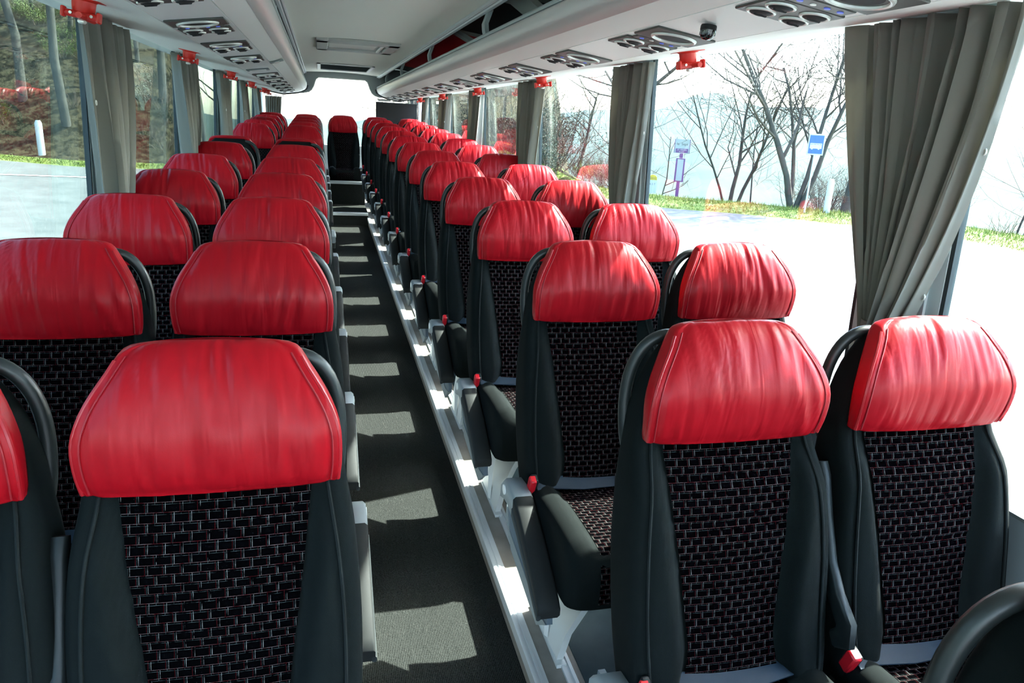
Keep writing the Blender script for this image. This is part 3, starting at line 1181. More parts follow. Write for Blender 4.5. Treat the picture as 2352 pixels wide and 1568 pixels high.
def cushion_panel_mesh():
    path = [(-.10, .4885)] + [(y, smooth_interp(CT, y)) for y in (-.16, -.21, -.26, -.31, -.36, -.41, -.445, -.475, -.494, -.507)] + [(-.516, .445), (-.518, .42), (-.518, .395), (-.516, .365)]
    L = [0]
    for a, b in zip(path, path[1:]):
        L.append(L[-1] + math.hypot(a[0] - b[0], a[1] - b[1]))
    n = len(path) - 1
    mb = MB()

    def fn(u, v):
        i = round(v * n)
        y, z = path[i]
        x = (2 * u - 1) * .122
        fr_ = sstep(.485, .43, z)
        return (x, y - .005 * fr_, z + (cush_bol(x) + .004) * (1 - fr_) + .0)
    mb.grid(14, n, fn, lambda u, v: ((2 * u - 1) * .122, L[round(v * n)]))
    return mb.mesh('seat_panel', M['fabric'], 1.2)


def aisle_armrest(parent, s, plate_text=None):
    """s: direction of the aisle (+1/-1)"""
    x = s * .247
    path = [(-.045, .445), (-.075, .468), (-.13, .476), (-.19, .468), (-.26, .444), (-.34, .410), (-.42, .372), (-.475, .345), (-.495, .335)]
    hgt = [.028, .036, .038, .038, .036, .033, .030, .026, .016]

    def sweep(i0, i1, wx, k, dz=0.0, xo=0.0, ext=1.0):
        rings = []
        for i in range(i0, i1 + 1):
            y, z = path[i]
            h = hgt[i] * ext
            z += dz
            b = min(.008, h * .4)
            rings.append([(x + xo - wx + b, y, z - h), (x + xo + wx - b, y, z - h), (x + xo + wx, y, z - h + b), (x + xo + wx, y, z + h - b),
                          (x + xo + wx - b, y, z + h), (x + xo - wx + b, y, z + h), (x + xo - wx, y, z + h - b), (x + xo - wx, y, z - h + b)])
        mb_ = MB()
        mb_.loft(rings, True)
        return mb_
    a = sweep(0, 3, .031, 1).build('armrest_hinge', M['grey_plastic'], parent, 0.9)
    MB().lathe((x + s * .031, -.09, .474), [(.016, 0), (.016, s * .003), (.001, s * .004)], 16, axis='x').build('pivot_cap', M['rack_grey'], a)
    p = sweep(3, 8, .031, 1).build('armrest_pad', M['pad'], parent, 0.9)
    sweep(3, 8, .006, 1, dz=-.012, xo=s * .028, ext=.50).build('armrest_side', M['arm_grey'], p, 0.9)
    # side cover under the armrest
    sx = x - s * .026
    poly = [(.02, .42), (-.10, .43), (-.30, .365), (-.42, .31), (-.44, .25), (-.36, .20), (-.05, .24), (.03, .31)]
    c = MB().prism(poly, 'x', sx - .008, sx + .008).build('side_cover', M['blue_plastic'], parent, 0.3)
    rim = [(-.44, .25), (-.36, .185), (-.05, .225), (.035, .30), (.035, .35), (-.02, .275), (-.36, .235)]
    MB().prism(rim, 'x', sx + s * .006 - .006, sx + s * .006 + .006).build('cover_rim', M['grey_plastic'], c, 0.3)
    MB().tube([(sx + s * .012, -.30, .300), (sx + s * .016, -.345, .285)], .008, 8).build('recline_lever', M['black_plastic'], c)
    if plate_text:
        tilt = math.radians(-20)
        pl = MB().box((0, 0, 0), (.052, .018, .0015), .0004).build('number_plate', M['paper_grey'], c)
        pl.location = (sx + s * .010, -.18, .325)
        pl.rotation_euler = (math.pi / 2, math.radians(20), s * math.pi / 2)
        tx = link('number', text_mesh(plate_text, .013, 'number', M['ink'], .0004), c)
        tx.location = (sx + s * .0113, -.18, .325)
        tx.rotation_euler = pl.rotation_euler


def seat_common(t, s, seed, window):
    link('backrest', G['back'], t)
    link('back_panel', G['panel'], t)
    for q in (-1, 1):
        link('bolster_piping', G['bpipe'][q], t)
    link('back_shell', G['shell'], t)
    h = link('headrest', G['head'][seed % len(G['head'])], t)
    for q in (-1, 1):
        link('seam', G['seam'][q], h)
        link('piping', G['pipe'][q], h)
    link('seat_cushion', G['cush'], t)
    link('seat_panel', G['cpanel'], t)
    link('grab_handle', G['grab'][s], t)


def grab_mesh(s):
    pts = [(s * .080, .105, 1.168), (s * .115, .110, 1.178), (s * .152, .112, 1.170), (s * .178, .116, 1.142), (s * .194, .118, 1.100), (s * .200, .117, 1.050), (s * .199, .112, 1.000), (s * .195, .105, .955), (s * .190, .097, .93)]
    sm = []
    for i in range(len(pts) - 1):
        for k in range(3):
            t = k / 3
            sm.append(Vector(pts[i]).lerp(Vector(pts[i + 1]), t))
    sm.append(Vector(pts[-1]))
    for _ in range(3):
        sm = [sm[0]] + [(sm[i - 1] + sm[i] * 2 + sm[i + 1]) / 4 for i in range(1, len(sm) - 1)] + [sm[-1]]
    return MB().tube(sm, .0125, 10).mesh('grab_handle', M['black_tube'])


def leg_mesh(s, x0):
    mb = MB()
    rings = []
    for z, ya, yb, dx, th in ((.0, -.345, -.06, 0, .030), (.012, -.345, -.06, 0, .030), (.014, -.325, -.075, 0, .022), (.12, -.345, -.065, .012, .02), (.24, -.39, -.03, .035, .022), (.352, -.44, .02, .065, .03)):
        x = x0 + s * -dx
        rings.append([(x - th / 2, ya, z), (x + th / 2, ya, z), (x + th / 2, yb, z), (x - th / 2, yb, z)])
    mb.loft(rings, True)
    # strengthening rib and foot
    mb.loft([[(x0 + s * .012, -.235, .02), (x0 + s * .020, -.220, .02), (x0 + s * .012, -.205, .02)],
             [(x0 + s * .004, -.225, .16), (x0 + s * .022, -.215, .16), (x0 + s * .004, -.205, .16)],
             [(x0 - s * .040, -.20, .33), (x0 - s * .028, -.185, .33), (x0 - s * .040, -.17, .33)]], True)
    return mb.mesh('leg', M['cast'], 0.5)


def inner_arm_mesh(s):
    """folded-up armrest beside the backrest on the inner side"""
    x = s * .240
    pts = [(x, .025, .905), (x, .012, .88), (x, -.02, .80), (x, -.062, .71), (x, -.105, .655), (x, -.15, .615), (x, -.155, .585), (x, -.13, .565)]
    rings = []
    for i, p in enumerate(pts):
        q = Vector(pts[min(i + 1, len(pts) - 1)]) - Vector(pts[max(i - 1, 0)])
        q.normalize()
        nrm = Vector((0, q.z, -q.y))
        h = [.012, .018, .019, .019, .020, .024, .026, .018][i]
        c = Vector(p)
        w = .012
        rings.append([c + Vector((a * w, 0, 0)) + nrm * (b * h) for a, b in ((-1, -.7), (-.6, -1), (.6, -1), (1, -.7), (1, .7), (.6, 1), (-.6, 1), (-1, .7))])
    mb = MB()
    mb.loft(rings, True)
    return mb.mesh('inner_armrest', M['black_plastic'], 0.9)


def belt_mesh(s):
    mb = MB()
    path = [(-.205 * s * -1 * -1, -.10, .50), (-.15 * s, -.125, .512), (-.05 * s, -.14, .508), (.05 * s, -.145, .508), (.15 * s, -.14, .515), (.20 * s, -.15, .52)]
    rings = []
    for (x, y, z) in path:
        rings.append([(x, y + .02, z + .014), (x, y - .026, z - .004), (x, y - .026, z - .0065), (x, y + .02, z + .0115)])
    mb.loft(rings, True)
    return mb.mesh('seat_belt', M['belt'], 0.6)


def buckle_mesh(s):
    return MB().box((s * .212, -.155, .522), (.022, .028, .055), .004, rot=Matrix.Rotation(.35, 3, 'X').to_quaternion()).mesh('belt_buckle', M['buckle_red'])


def buckle_body_mesh(s):
    q = Matrix.Rotation(.35, 3, 'X').to_quaternion()
    return MB().box((s * .207, -.150, .520), (.020, .034, .062), .004, rot=q).box((s * .207, -.125, .455), (.012, .02, .10), .003, rot=q).mesh('buckle_housing', M['black_plastic'])


G = dict(back=back_mesh(), bpipe={q: bolster_piping_mesh(q) for q in (-1, 1)}, panel=back_panel_mesh(), shell=shell_mesh(), seam={q: seam_mesh(q) for q in (-1, 1)}, pipe={q: edge_piping_mesh(q) for q in (-1, 1)}, cush=cushion_mesh(), cpanel=cushion_panel_mesh(),
         head=[headrest_mesh(sd, 1) for sd in (1, 2, 3, 4, 5)], grab={s: grab_mesh(s) for s in (-1, 1)}, leg={}, arm={}, belt={}, buck={}, buckb={})
for s in (-1, 1):
    G['leg'][s] = leg_mesh(s, s * .135)
    G['arm'][s] = inner_arm_mesh(-s)
    G['belt'][s] = belt_mesh(s)
    G['buck'][s] = buckle_mesh(s)
    G['buckb'][s] = buckle_body_mesh(s)

ROW_L = [1.11, 1.91, 2.71, 3.50, 4.30, 5.22, None, 7.76, 8.52, 9.22, 9.92, 10.78]
ROW_R = [0.345, 1.17, 1.98, 2.81, 3.63, 4.46, 5.25, 6.08, 6.87, 7.69, 8.50, 9.31, 10.24, 11.08]
XC = {'LA': -.4965, 'LW': -.9655, 'RA': .4827, 'RW': .963}
seat_no = 0


def make_seat(col, y, label, seed, rear=False, text=None, bare=False):
    s = 1 if col[0] == 'L' else -1           # aisle direction
    if rear:
        s = -s
    x = XC[col] if col in XC else 0.0
    o = thing('coach_seat', label, 'seat', S(x, y, POD), (AL, 0, math.pi if rear else 0), 'coach seats')
    seat_common(o, s, seed, col[1:] == 'W')
    if bare:
        return o
    if col[1] == 'A':
        aisle_armrest(o, s, text)
        link('inner_armrest', G['arm'][s], o)
        link('leg', G['leg'][s], o)
    else:
        link('leg', G['leg'][-s], o)
    link('seat_belt', G['belt'][s], o)
    b = link('buckle_housing', G['buckb'][s], o)
    link('belt_buckle', G['buck'][s], b)
    return o


rs = random.Random(11)
nR = len(ROW_R)
for i, y in enumerate(ROW_R):
    for col, nm in (('RA', 'aisle'), ('RW', 'window')):
        if i == 0 and col == 'RW':
            continue
        make_seat(col, y, 'red and black coach seat by the %s, %s row, bus-stop side' % (nm, nth(nR - 1 - i)), rs.randrange(50),
                  text='31-32' if (i == 2 and col == 'RA') else None)
nL = len(ROW_L)
for i, y in enumerate(ROW_L):
    for col, nm in (('LA', 'aisle'), ('LW', 'window')):
        if y is None:
            make_seat(col, 5.86, 'coach seat turned to face the rear, by the %s, hillside side' % nm, rs.randrange(50), rear=True)
        else:
            make_seat(col, y, 'red and black coach seat by the %s, %s row, hillside side' % (nm, nth(nL - 1 - i)), rs.randrange(50))
m_seat = make_seat('M', 11.08, 'single middle coach seat at the end of the aisle below the rear window', 3, bare=True)


# ------------------------------------------------------------------ curtains
def curtain(s, y0, y1, tie0, tie1, label, folds, seed, ztop=2.03, ztie=1.24, zbot=0.97, xoff=0.0, amp=.027, tie=True):
    rnd = random.Random(seed)
    t = thing('curtain', label, 'curtain', (s * (1.135 + xoff), (y0 + y1) / 2, zbot), (0, 0, 0), 'side window curtains')
    yc = (y0 + y1) / 2
    ph = [rnd.uniform(0, 6.28) for _ in range(4)]
    nz, ny = 36, folds * 12

    def edges(z):
        if z >= ztie:
            k = (ztop - z) / (ztop - ztie)
            kk = k ** 1.9
            a = lerp(y0, tie0, kk)
            b = lerp(y1, tie1, k ** (1.1 if y1 - y0 > .53 and s > 0 and y0 < 2 else 1.45))
        else:
            k = (ztie - z) / (ztie - zbot)
            a = tie0 - .05 * sstep(0, 1, k)
            b = tie1 + .05 * sstep(0, 1, k)
        return a, b

    def fn(u, v):
        z = lerp(ztop, zbot, v)
        a, b = edges(z)
        w = b - a
        uu = u + .035 * math.sin(2 * math.pi * u * 2 + ph[0]) + .02 * math.sin(2 * math.pi * u * 5 + ph[1])
        f = math.sin(2 * math.pi * folds * uu + ph[2] + .6 * math.sin(3 * v + ph[3]))
        f2 = math.sin(2 * math.pi * folds * 2.3 * uu + ph[1] + 2 * v)
        am = amp * (.75 + .35 * math.sin(7 * u + ph[3])) * (1.0 + .5 * sstep(0, .6, v))
        x = -s * (am * (math.copysign(abs(f) ** .8, f)) + amp * .25 * f2) - s * .012 * math.sin(math.pi * v)
        return (x, a + w * u - yc + .006 * f2, z - zbot)
    mb = MB()
    mb.grid(ny, nz, fn)
    c = mb.build('cloth', M['curtain'], t, 1.4)
    md = c.modifiers.new('thick', 'SOLIDIFY')
    md.thickness = .003
    # hem eyelets along the free edge
    for zz in (1.72, 1.36):
        v = (ztop - zz) / (ztop - zbot)
        p = fn(.03, v)
        MB().torus((p[0] - s * .006, p[1] + .004, p[2]), .008, .0022, axis='x', nR=14, nr=6).build('eyelet', M['ring'], t)
    if tie:
        w = tie1 - tie0
        rg = []
        for k in range(24):
            a = 2 * math.pi * k / 24
            rg.append((math.cos(a) * .045, math.sin(a) * (w / 2 + .018)))
        cy = (tie0 + tie1) / 2 - yc
        rings = [[(p[0], p[1] + cy, zz - zbot) for p in rg] for zz in (ztie - .03, ztie + .03)]
        mt = MB()
        mt.loft(rings, False)
        to = mt.build('tieback', M['curtain'], t, 1.2)
        m2 = to.modifiers.new('thick', 'SOLIDIFY')
        m2.thickness = .003
        MB().lathe((-s * .047, cy - .03, ztie - zbot), [(.006, 0), (.006, .003), (.001, .004)], 10, axis='x').build('press_stud', M['steel'], to)
    return t


curtain(1, 1.34, 1.88, 1.515, 1.605, 'widest gathered taupe curtain, hung at the pillar facing the bus-stop sign', 8, 5, amp=.032, xoff=-.012)
for i, (a, b) in enumerate(((3.24, 3.66), (4.98, 5.58), (6.90, 7.44), (8.75, 9.36), (10.6, 11.1))):
    curtain(1, a, b, lerp(a, b, .25), lerp(a, b, .50), 'narrow tied taupe curtain, %s, bus-stop side' % nth(4 - i), 6, 20 + i)
for i, (a, b) in enumerate(((1.20, 1.80), (3.08, 3.70), (4.92, 5.55), (6.80, 7.45), (8.68, 9.3), (10.5, 11.1))):
    curtain(-1, a, b, lerp(a, b, .10), lerp(a, b, .48), 'narrow tied taupe curtain, %s, hillside side' % nth(5 - i), 6, 40 + i)
rc = thing('curtain', 'short brown curtain in the rear window corner, hillside side', 'curtain', (-.96, 11.50, 1.25))
mb = MB()
mb.grid(60, 20, lambda u, v: (lerp(-.115, .115 - .06 * v, u), .02 * math.sin(u * 44 + v), lerp(.70, 0, v)))
mb.build('cloth', M['curtain'], rc, 1.4).modifiers.new('thick', 'SOLIDIFY').thickness = .003
MB().tube([(-.14, 0, .712), (.15, 0, .712)], .006, 8).build('rail', M['steel'], rc)
# dotted sticker on the window pane
st = thing('dotted_sticker', 'pale dotted sticker on the pane next to the widest curtain', 'sticker', (xglass(1.93) - .004, 2.42, 1.93), (0, -math.atan2(.045, 1.12), 0))
rd = random.Random(4)
dots = MB()
for r_ in range(6):
    for c_ in range(14):
        if rd.random() < .62 and r_ != 2 or rd.random() < .2:
            dots.box((0, (c_ - 6.5) * .014, (2.5 - r_) * .015), (.001, .004, .005))
dots.build('dots', M['ring'], st, 0)


# ------------------------------------------------------------------ outside: terrain
def gz(x, y):
    """height of the lay-by surface: level under the coach, rising gently outwards"""
    r = math.hypot(x, y)
    k = lerp(.036, .049, sstep(0, -6, x))
    return -1.2 + k * max(0.0, r - 4.0)


RTAB = [(-180, 60), (-120, 40), (-90, 32), (-60, 36), (-40, 32), (-20.1, 26.9), (-15.4, 25.6), (-6, 26), (4, 30), (12, 33), (18, 27), (24.9, 23.8), (32, 23.5), (39.8, 23.1), (45.6, 22.7), (49.9, 21.7), (60, 20), (90, 18), (120, 22), (150, 40), (180, 60)]


def redge(az):
    return smooth_interp(RTAB, az)


def hillness(az):
    """1 where a wooded bank rises behind the road edge, 0 where the land drops to the valley"""
    return sstep(-6.5, -10.5, az) * sstep(-150, -120, az) + .62 * sstep(4.5, 8, az) * sstep(21, 15, az)


def outer_z(az, r):
    e = redge(az)
    a = math.radians(az)
    zb = gz(e * math.sin(a) + CAM.x, e * math.cos(a))
    d = r - e
    h = hillness(az)
    n = noise.noise(Vector((math.sin(a) * r * .11, math.cos(a) * r * .11, 3.3)))
    n2 = noise.noise(Vector((math.sin(a) * r * .6, math.cos(a) * r * .6, 8.1)))
    up = .10 * min(d, 1.0) + .62 * max(0, d - .8) * sstep(.5, 3.0, d)
    up = min(up, 34 + 6 * n)
    down = .12 * sstep(0, 1.2, d) - .22 * max(0, d - 2.6) * sstep(2.0, 6.0, d)
    down = max(down, -46)
    return zb + lerp(down, up, h) + (.55 * n + .12 * n2) * sstep(2, 8, d)


def gpos(px, py):
    """where the sight line through a photo pixel meets the ground"""
    d = ray(px, py)
    t = 3.0
    while t < 200:
        p = CAM + d * t
        az = math.degrees(math.atan2(p.x - CAM.x, p.y))
        r = math.hypot(p.x - CAM.x, p.y)
        z = gz(p.x, p.y) if r < redge(az) else outer_z(az, r)
        if p.z <= z:
            return Vector((p.x, p.y, z))
        t += .05
    return CAM + d * 60


def at(x, y):
    az, r = math.degrees(math.atan2(x - CAM.x, y)), math.hypot(x - CAM.x, y)
    return Vector((x, y, gz(x, y) if r < redge(az) else outer_z(az, r)))


def terrain(az0, az1, na, rads):
    mb = MB()
    nr = len(rads(0)) - 1

    def fn(u, v):
        az = lerp(az0, az1, u)
        a = math.radians(az)
        r = rads(az)[round(v * nr)]
        x, y = CAM.x + r * math.sin(a), r * math.cos(a)
        e = redge(az)
        z = gz(x, y) if r <= e + 1e-6 else outer_z(az, r)
        return (x, y, z)
    mb.grid(na, nr, fn)
    return mb


def tstruct(name, mb, mat, label):
    return tag(mb.build(name, mat, None, 3.0), label, None, None, 'structure')


tstruct('road', terrain(-180, 180, 240, lambda az: [0.5, 2, 4, 7, 10, 14, 18] + [redge(az) * k for k in (.85, .93, 1.0)] if redge(az) > 22 else [.5, 2, 3, 5, 7, 9, 11] + [redge(az) * k for k in (.8, .9, 1.0)]), M['asphalt'], 'wide pale asphalt lay-by and road around the coach')
tstruct('grass_verge', terrain(-180, 180, 300, lambda az: [redge(az) + k * lerp(1, .3, sstep(-4, -9, az)) for k in (-.02, .25, .6, 1.1, 1.7, 2.6, 3.6)]), M['grass'], 'grass verge along the road edge')
tstruct('wooded_bank', terrain(-170, 21, 240, lambda az: [redge(az) + k for k in ((1.0, 1.4, 2, 2.8, 3.6, 4.6, 6, 8, 10, 13, 16, 20, 25, 30, 36, 44, 55, 70, 90) if True else ())]), M['litter'], 'wooded bank covered in brown leaf litter')
tstruct('valley_side', terrain(-8, 200, 140, lambda az: [redge(az) + k for k in (3.0, 4, 6, 9, 13, 18, 25, 35, 50, 80, 120, 180)]), M['valley'], 'hillside dropping away below the verge')


def far_hills():
    mb = MB()
    rr = [150, 220, 320, 450, 600, 800, 1000, 1250, 1500, 1750, 2000, 2300, 2700]
    EL = [(-12, -.5), (5, -.3), (14, .9), (20, 1.4), (24.7, 1.5), (26.6, 2.1), (28.9, 2.9), (32, 2.5), (36.6, 2.2), (42, 1.4), (47, .9), (55, 1.6), (70, 2.4), (90, 1.5), (120, 2.5), (200, 2)]
    nr = len(rr) - 1

    def fn(u, v):
        az = lerp(-12, 200, u)
        a = math.radians(az)
        r = rr[round(v * nr)]
        top = math.tan(math.radians(smooth_interp(EL, az))) * 2000
        k = sstep(500, 2000, r)
        n = noise.fractal(Vector((math.sin(a) * r * .004, math.cos(a) * r * .004, 1.0)), 1.0, 2.0, 4)
        z = lerp(-70, top, k) + n * 26 * sstep(150, 700, r) - max(0, r - 2000) * .2
        return (CAM.x + r * math.sin(a), r * math.cos(a), z)
    mb.grid(260, nr, fn)
    return mb


tstruct('far_hills', far_hills(), M['valley'], 'far hazy hills across the valley')
# white edge line across the road
p0, p1 = gpos(-60, 400), gpos(170, 408)
ln = MB()
dirv = (p1 - p0)
ln.grid(20, 1, lambda u, v: (p0 + dirv * (u * 2.2 - .5) + Vector((0, v * .16, 0)))[:2] + (gz(*(p0 + dirv * (u * 2.2 - .5) + Vector((0, v * .16, 0)))[:2]) + .012,))
tstruct('road_marking', ln, M['paint'], 'white line painted along the road edge')


# ------------------------------------------------------------------ outside: trees
def tree_mesh(seed, height, r0, stems=1, levels=5, lean=.08, spread=.55, first=.3, dens=1.0, bark='bark'):
    rnd = random.Random(seed)
    trunk, tw = MB(), MB()

    def branch(p, d, L, r, lev):
        n = 5 if lev == 0 else (4 if lev < 2 else 3)
        pts, rad = [p.copy()], [r]
        q = p.copy()
        kids = []
        for i in range(n):
            wob = Vector((rnd.gauss(0, 1), rnd.gauss(0, 1), rnd.gauss(0, .5))) * (.10 + .05 * lev)
            d = (d + wob + Vector((0, 0, .10 if lev > 0 else .02))).normalized()
            q = q + d * (L / n)
            pts.append(q.copy())
            rad.append(r * (1 - .62 * (i + 1) / n))
            kids.append((q.copy(), d.copy(), rad[-1], (i + 1) / n))
        (trunk if lev == 0 else tw).tube(pts, rad, 7 if lev == 0 else (5 if lev == 1 else 3), cap=False)
        if lev >= levels - 1:
            return
        cnt = {0: 8, 1: 6, 2: 5, 3: 4}.get(lev, 3)
        cnt = max(2, int(cnt * dens))
        for k in range(cnt):
            f = lerp(first if lev == 0 else .2, 1.0, (k + rnd.random() * .8) / cnt)
            f = min(f, 1.0)
            idx = min(n - 1, int(f * n))
            base, dd, rr, _ = kids[idx]
            base = pts[idx].lerp(pts[idx + 1], f * n - idx if f < 1 else 1)
            ang = rnd.uniform(0, 6.283)
            o = dd.orthogonal().normalized()
            o2 = dd.cross(o)
            side = o * math.cos(ang) + o2 * math.sin(ang)
            nd = (dd * (1 - spread) + side * spread * rnd.uniform(.7, 1.3)).normalized()
            branch(base, nd, L * rnd.uniform(.42, .66), max(.006, lerp(rad[idx], rad[idx + 1], .5) * rnd.uniform(.45, .7)), lev + 1)
    for sidx in range(stems):
        a = rnd.uniform(0, 6.28)
        d = Vector((math.cos(a) * lean * (1 + sidx * .8), math.sin(a) * lean * (1 + sidx * .8), 1)).normalized()
        off = Vector((math.cos(a), math.sin(a), 0)) * (.12 * sidx)
        branch(off, d, height * rnd.uniform(.62, .8), r0 * (1 if sidx == 0 else rnd.uniform(.5, .85)), 0)
    return trunk.mesh('trunk', M[bark], 1.5), tw.mesh('branches', M['twig'], 0)


def shrub_mesh(seed, h, n, leaf=None):
    rnd = random.Random(seed)
    mb, lf = MB(), MB()
    for k in range(n):
        a, r = rnd.uniform(0, 6.28), rnd.uniform(0, .35) * h
        p = Vector((math.cos(a) * r, math.sin(a) * r, 0))
        d = Vector((math.cos(a) * .45 + rnd.gauss(0, .2), math.sin(a) * .45 + rnd.gauss(0, .2), 1)).normalized()
        pts = [p]
        L = h * rnd.uniform(.5, 1.1)
        for i in range(4):
            d = (d + Vector((rnd.gauss(0, .18), rnd.gauss(0, .18), rnd.gauss(0, .1)))).normalized()
            pts.append(pts[-1] + d * (L / 4))
        mb.tube(pts, [.018, .014, .010, .007, .004], 3, cap=False)
        for j in range(5):
            i = rnd.randrange(1, 4)
            q = pts[i].lerp(pts[i + 1], rnd.random())
            dd = (d * .5 + Vector((rnd.gauss(0, .6), rnd.gauss(0, .6), rnd.gauss(.2, .4)))).normalized()
            e = q + dd * L * rnd.uniform(.15, .35)
            m_ = q.lerp(e, .5) + Vector((rnd.gauss(0, .03), rnd.gauss(0, .03), .02))
            mb.tube([q, m_, e], [.007, .005, .003], 3, cap=False)
            if leaf:
                for _ in range(16):
                    c = q.lerp(e, rnd.random()) + Vector((rnd.gauss(0, .08), rnd.gauss(0, .08), rnd.gauss(0, .08)))
                    u = Vector((rnd.gauss(0, 1), rnd.gauss(0, 1), rnd.gauss(0, 1))).normalized() * .032
                    v = u.orthogonal().normalized() * .018
                    lf.add([c - u, c + v, c + u, c - v], [(0, 1, 2, 3)])
    return mb.mesh('twigs', M['shrub'], 0), (lf.mesh('leaves', M[leaf], 0) if leaf else None)


def put_tree(meshes, pos, label, rz=0.0, sc=1.0, tilt=(0, 0), group=None, cat='tree', name='bare_tree'):
    t = thing(name, label, cat, pos - Vector((0, 0, .08)), (tilt[0], tilt[1], rz), group)
    t.scale = (sc, sc, sc)
    for me in meshes:
        if me:
            link(me.name.split('.')[0], me, t)
    return t


TA = tree_mesh(3, 7.5, .11, stems=4, levels=5, lean=.16, spread=.5, first=.25)
TB = tree_mesh(8, 9.5, .20, stems=1, levels=5, lean=.10, spread=.6, first=.3)
TC = tree_mesh(14, 6.0, .09, stems=3, levels=4, lean=.2, spread=.5, first=.25)
TD = tree_mesh(21, 12.0, .13, stems=1, levels=5, lean=.04, spread=.62, first=.35, dens=.9)
TF = tree_mesh(33, 11.5, .24, stems=1, levels=5, lean=.06, spread=.62, first=.3)
TE = tree_mesh(27, 11.0, .085, stems=1, levels=4, lean=.05, spread=.6, first=.4, dens=.9)
SA_ = shrub_mesh(5, 1.7, 26)
SB_ = shrub_mesh(6, 1.5, 22, 'leaf')
SC_ = shrub_mesh(7, 2.6, 30)
SD_ = shrub_mesh(9, 1.6, 24, 'leaf_dark')

put_tree(TA, at(14.65, 21.1), 'bare tree with several stems just behind the blue bus sign', 1.0, 1.08)
put_tree(TB, at(16.35, 20.6), 'thick leaning bare trunk beside the white marker post', 0.0, .95, (.0, .16))
put_tree(TC, at(14.7, 25.0), 'slim young bare tree between the purple totem and the blue sign', .4, 1.0)
put_tree(TF, at(12.2, 28.6), 'big dark bare tree behind the yellow-topped kilometre marker', .3, 1.0, (0, .03))
put_tree(TB, gpos(1356, 405) + Vector((0, 3, 0)), 'spreading bare tree beyond the green shrubs, seen between two curtains', 4.0, .85)
put_tree(TE, gpos(1258, 330) + Vector((0, 4, 0)), 'slender bare tree next to the brown thicket', 2.0, .9)
put_tree(TA, gpos(2260, 520) + Vector((3.0, -1.5, -.6)), 'bare tree with low boughs beyond the widest curtain', 5.0, .62)
rnd = random.Random(77)
for i, (px, py, k, sc) in enumerate(((1600, 452, 0, .8), (1640, 455, 2, .7), (1720, 462, 0, .9), (1755, 466, 2, .75), (1560, 447, 2, .8), (1530, 445, 2, .7), (1830, 480, 0, .8), (1960, 492, 0, .8),
                                     (1310, 392, 2, 1.2), (1280, 385, 2, 1.2), (1250, 372, 2, 1.3), (1395, 420, 0, 1.1), (1870, 478, 0, .9), (2300, 550, 0, .5), (1500, 440, 2, .8), (1700, 458, 0, .8))):
    p = gpos(px, py)
    dv = Vector((p.x - CAM.x, p.y, 0)).normalized()
    q = p + dv * rnd.uniform(1.0, 2.2)
    az = math.degrees(math.atan2(q.x - CAM.x, q.y))
    q.z = outer_z(az, math.hypot(q.x - CAM.x, q.y))
    put_tree((SA_, None, SC_)[k], q, 'leafless brown shrub on the drop behind the grass verge', rnd.uniform(0, 6), sc, group='leafless shrubs behind the verge', cat='shrub', name='bare_shrub')
for px, py, sc in ((1352, 408, 1.1), (1378, 412, .9), (1330, 400, 1.0)):
    p = gpos(px, py)
    put_tree(SB_, p, 'bright green spring shrub below the bare tree', rnd.uniform(0, 6), sc, group='green shrubs', cat='shrub', name='green_shrub')
# dark hedge and trees beyond the rear side windows
for i in range(26):
    az = rnd.uniform(6, 17.5)
    r = redge(az) + rnd.uniform(1.5, 9)
    a = math.radians(az)
    p = Vector((CAM.x + r * math.sin(a), r * math.cos(a), outer_z(az, r)))
    if i % 3 == 0:
        put_tree(TE, p, 'slim bare tree in the thicket behind the lay-by', rnd.uniform(0, 6), rnd.uniform(.6, .9), group='slim trees in the thicket')
    else:
        put_tree(SD_ if i % 3 == 1 else SC_, p, ('dark evergreen bush in the thicket behind the lay-by' if i % 3 == 1 else 'tall brown leafless bush in the thicket behind the lay-by'), rnd.uniform(0, 6), rnd.uniform(.9, 1.4), group='dark thicket bushes' if i % 3 == 1 else 'brown thicket bushes', cat='bush', name='bush')
# further slender trees down the valley side
for i in range(16):
    az = rnd.uniform(21, 50)
    r = redge(az) + rnd.uniform(5, 20)
    a = math.radians(az)
    p = Vector((CAM.x + r * math.sin(a), r * math.cos(a), 0))
    p.z = outer_z(az, r)
    put_tree(TC if i % 2 else TE, p, 'slender bare tree down the slope behind the verge', rnd.uniform(0, 6), rnd.uniform(.55, .85), group='slender trees down the slope')
# wood on the bank
for i, (px, d, k, sc, lb) in enumerate(((62, 3.5, 0, 1.0, 0), (155, 2.6, 0, 1.15, 0), (10, 6, 0, 1.0, 0), (110, 8, 1, 1, 0), (185, 7, 1, 1, 0), (35, 11, 1, 1, 0), (80, 13, 0, 1, 0), (135, 12, 1, 1, 0), (170, 16, 0, 1, 0), (5, 15, 1, 1, 0),
                                        (260, 4, 0, 1, 0), (330, 6, 1, 1, 0), (380, 4, 0, 1, 0), (430, 8, 0, 1, 0), (470, 5, 1, 1, 0), (520, 9, 0, 1, 0), (-60, 5, 0, 1, 0), (-120, 9, 1, 1, 0))):
    dd = ray(px, 300)
    az = math.degrees(math.atan2(dd.x, dd.y))
    r = redge(az) + d
    a = math.radians(az)
    p = Vector((CAM.x + r * math.sin(a), r * math.cos(a), outer_z(az, r)))
    put_tree((TD, TE)[k], p, 'tall straight bare tree in the wood on the bank', rnd.uniform(0, 6), sc * rnd.uniform(.85, 1.15), (rnd.gauss(0, .04), rnd.gauss(0, .04)), 'trees of the wood on the bank')
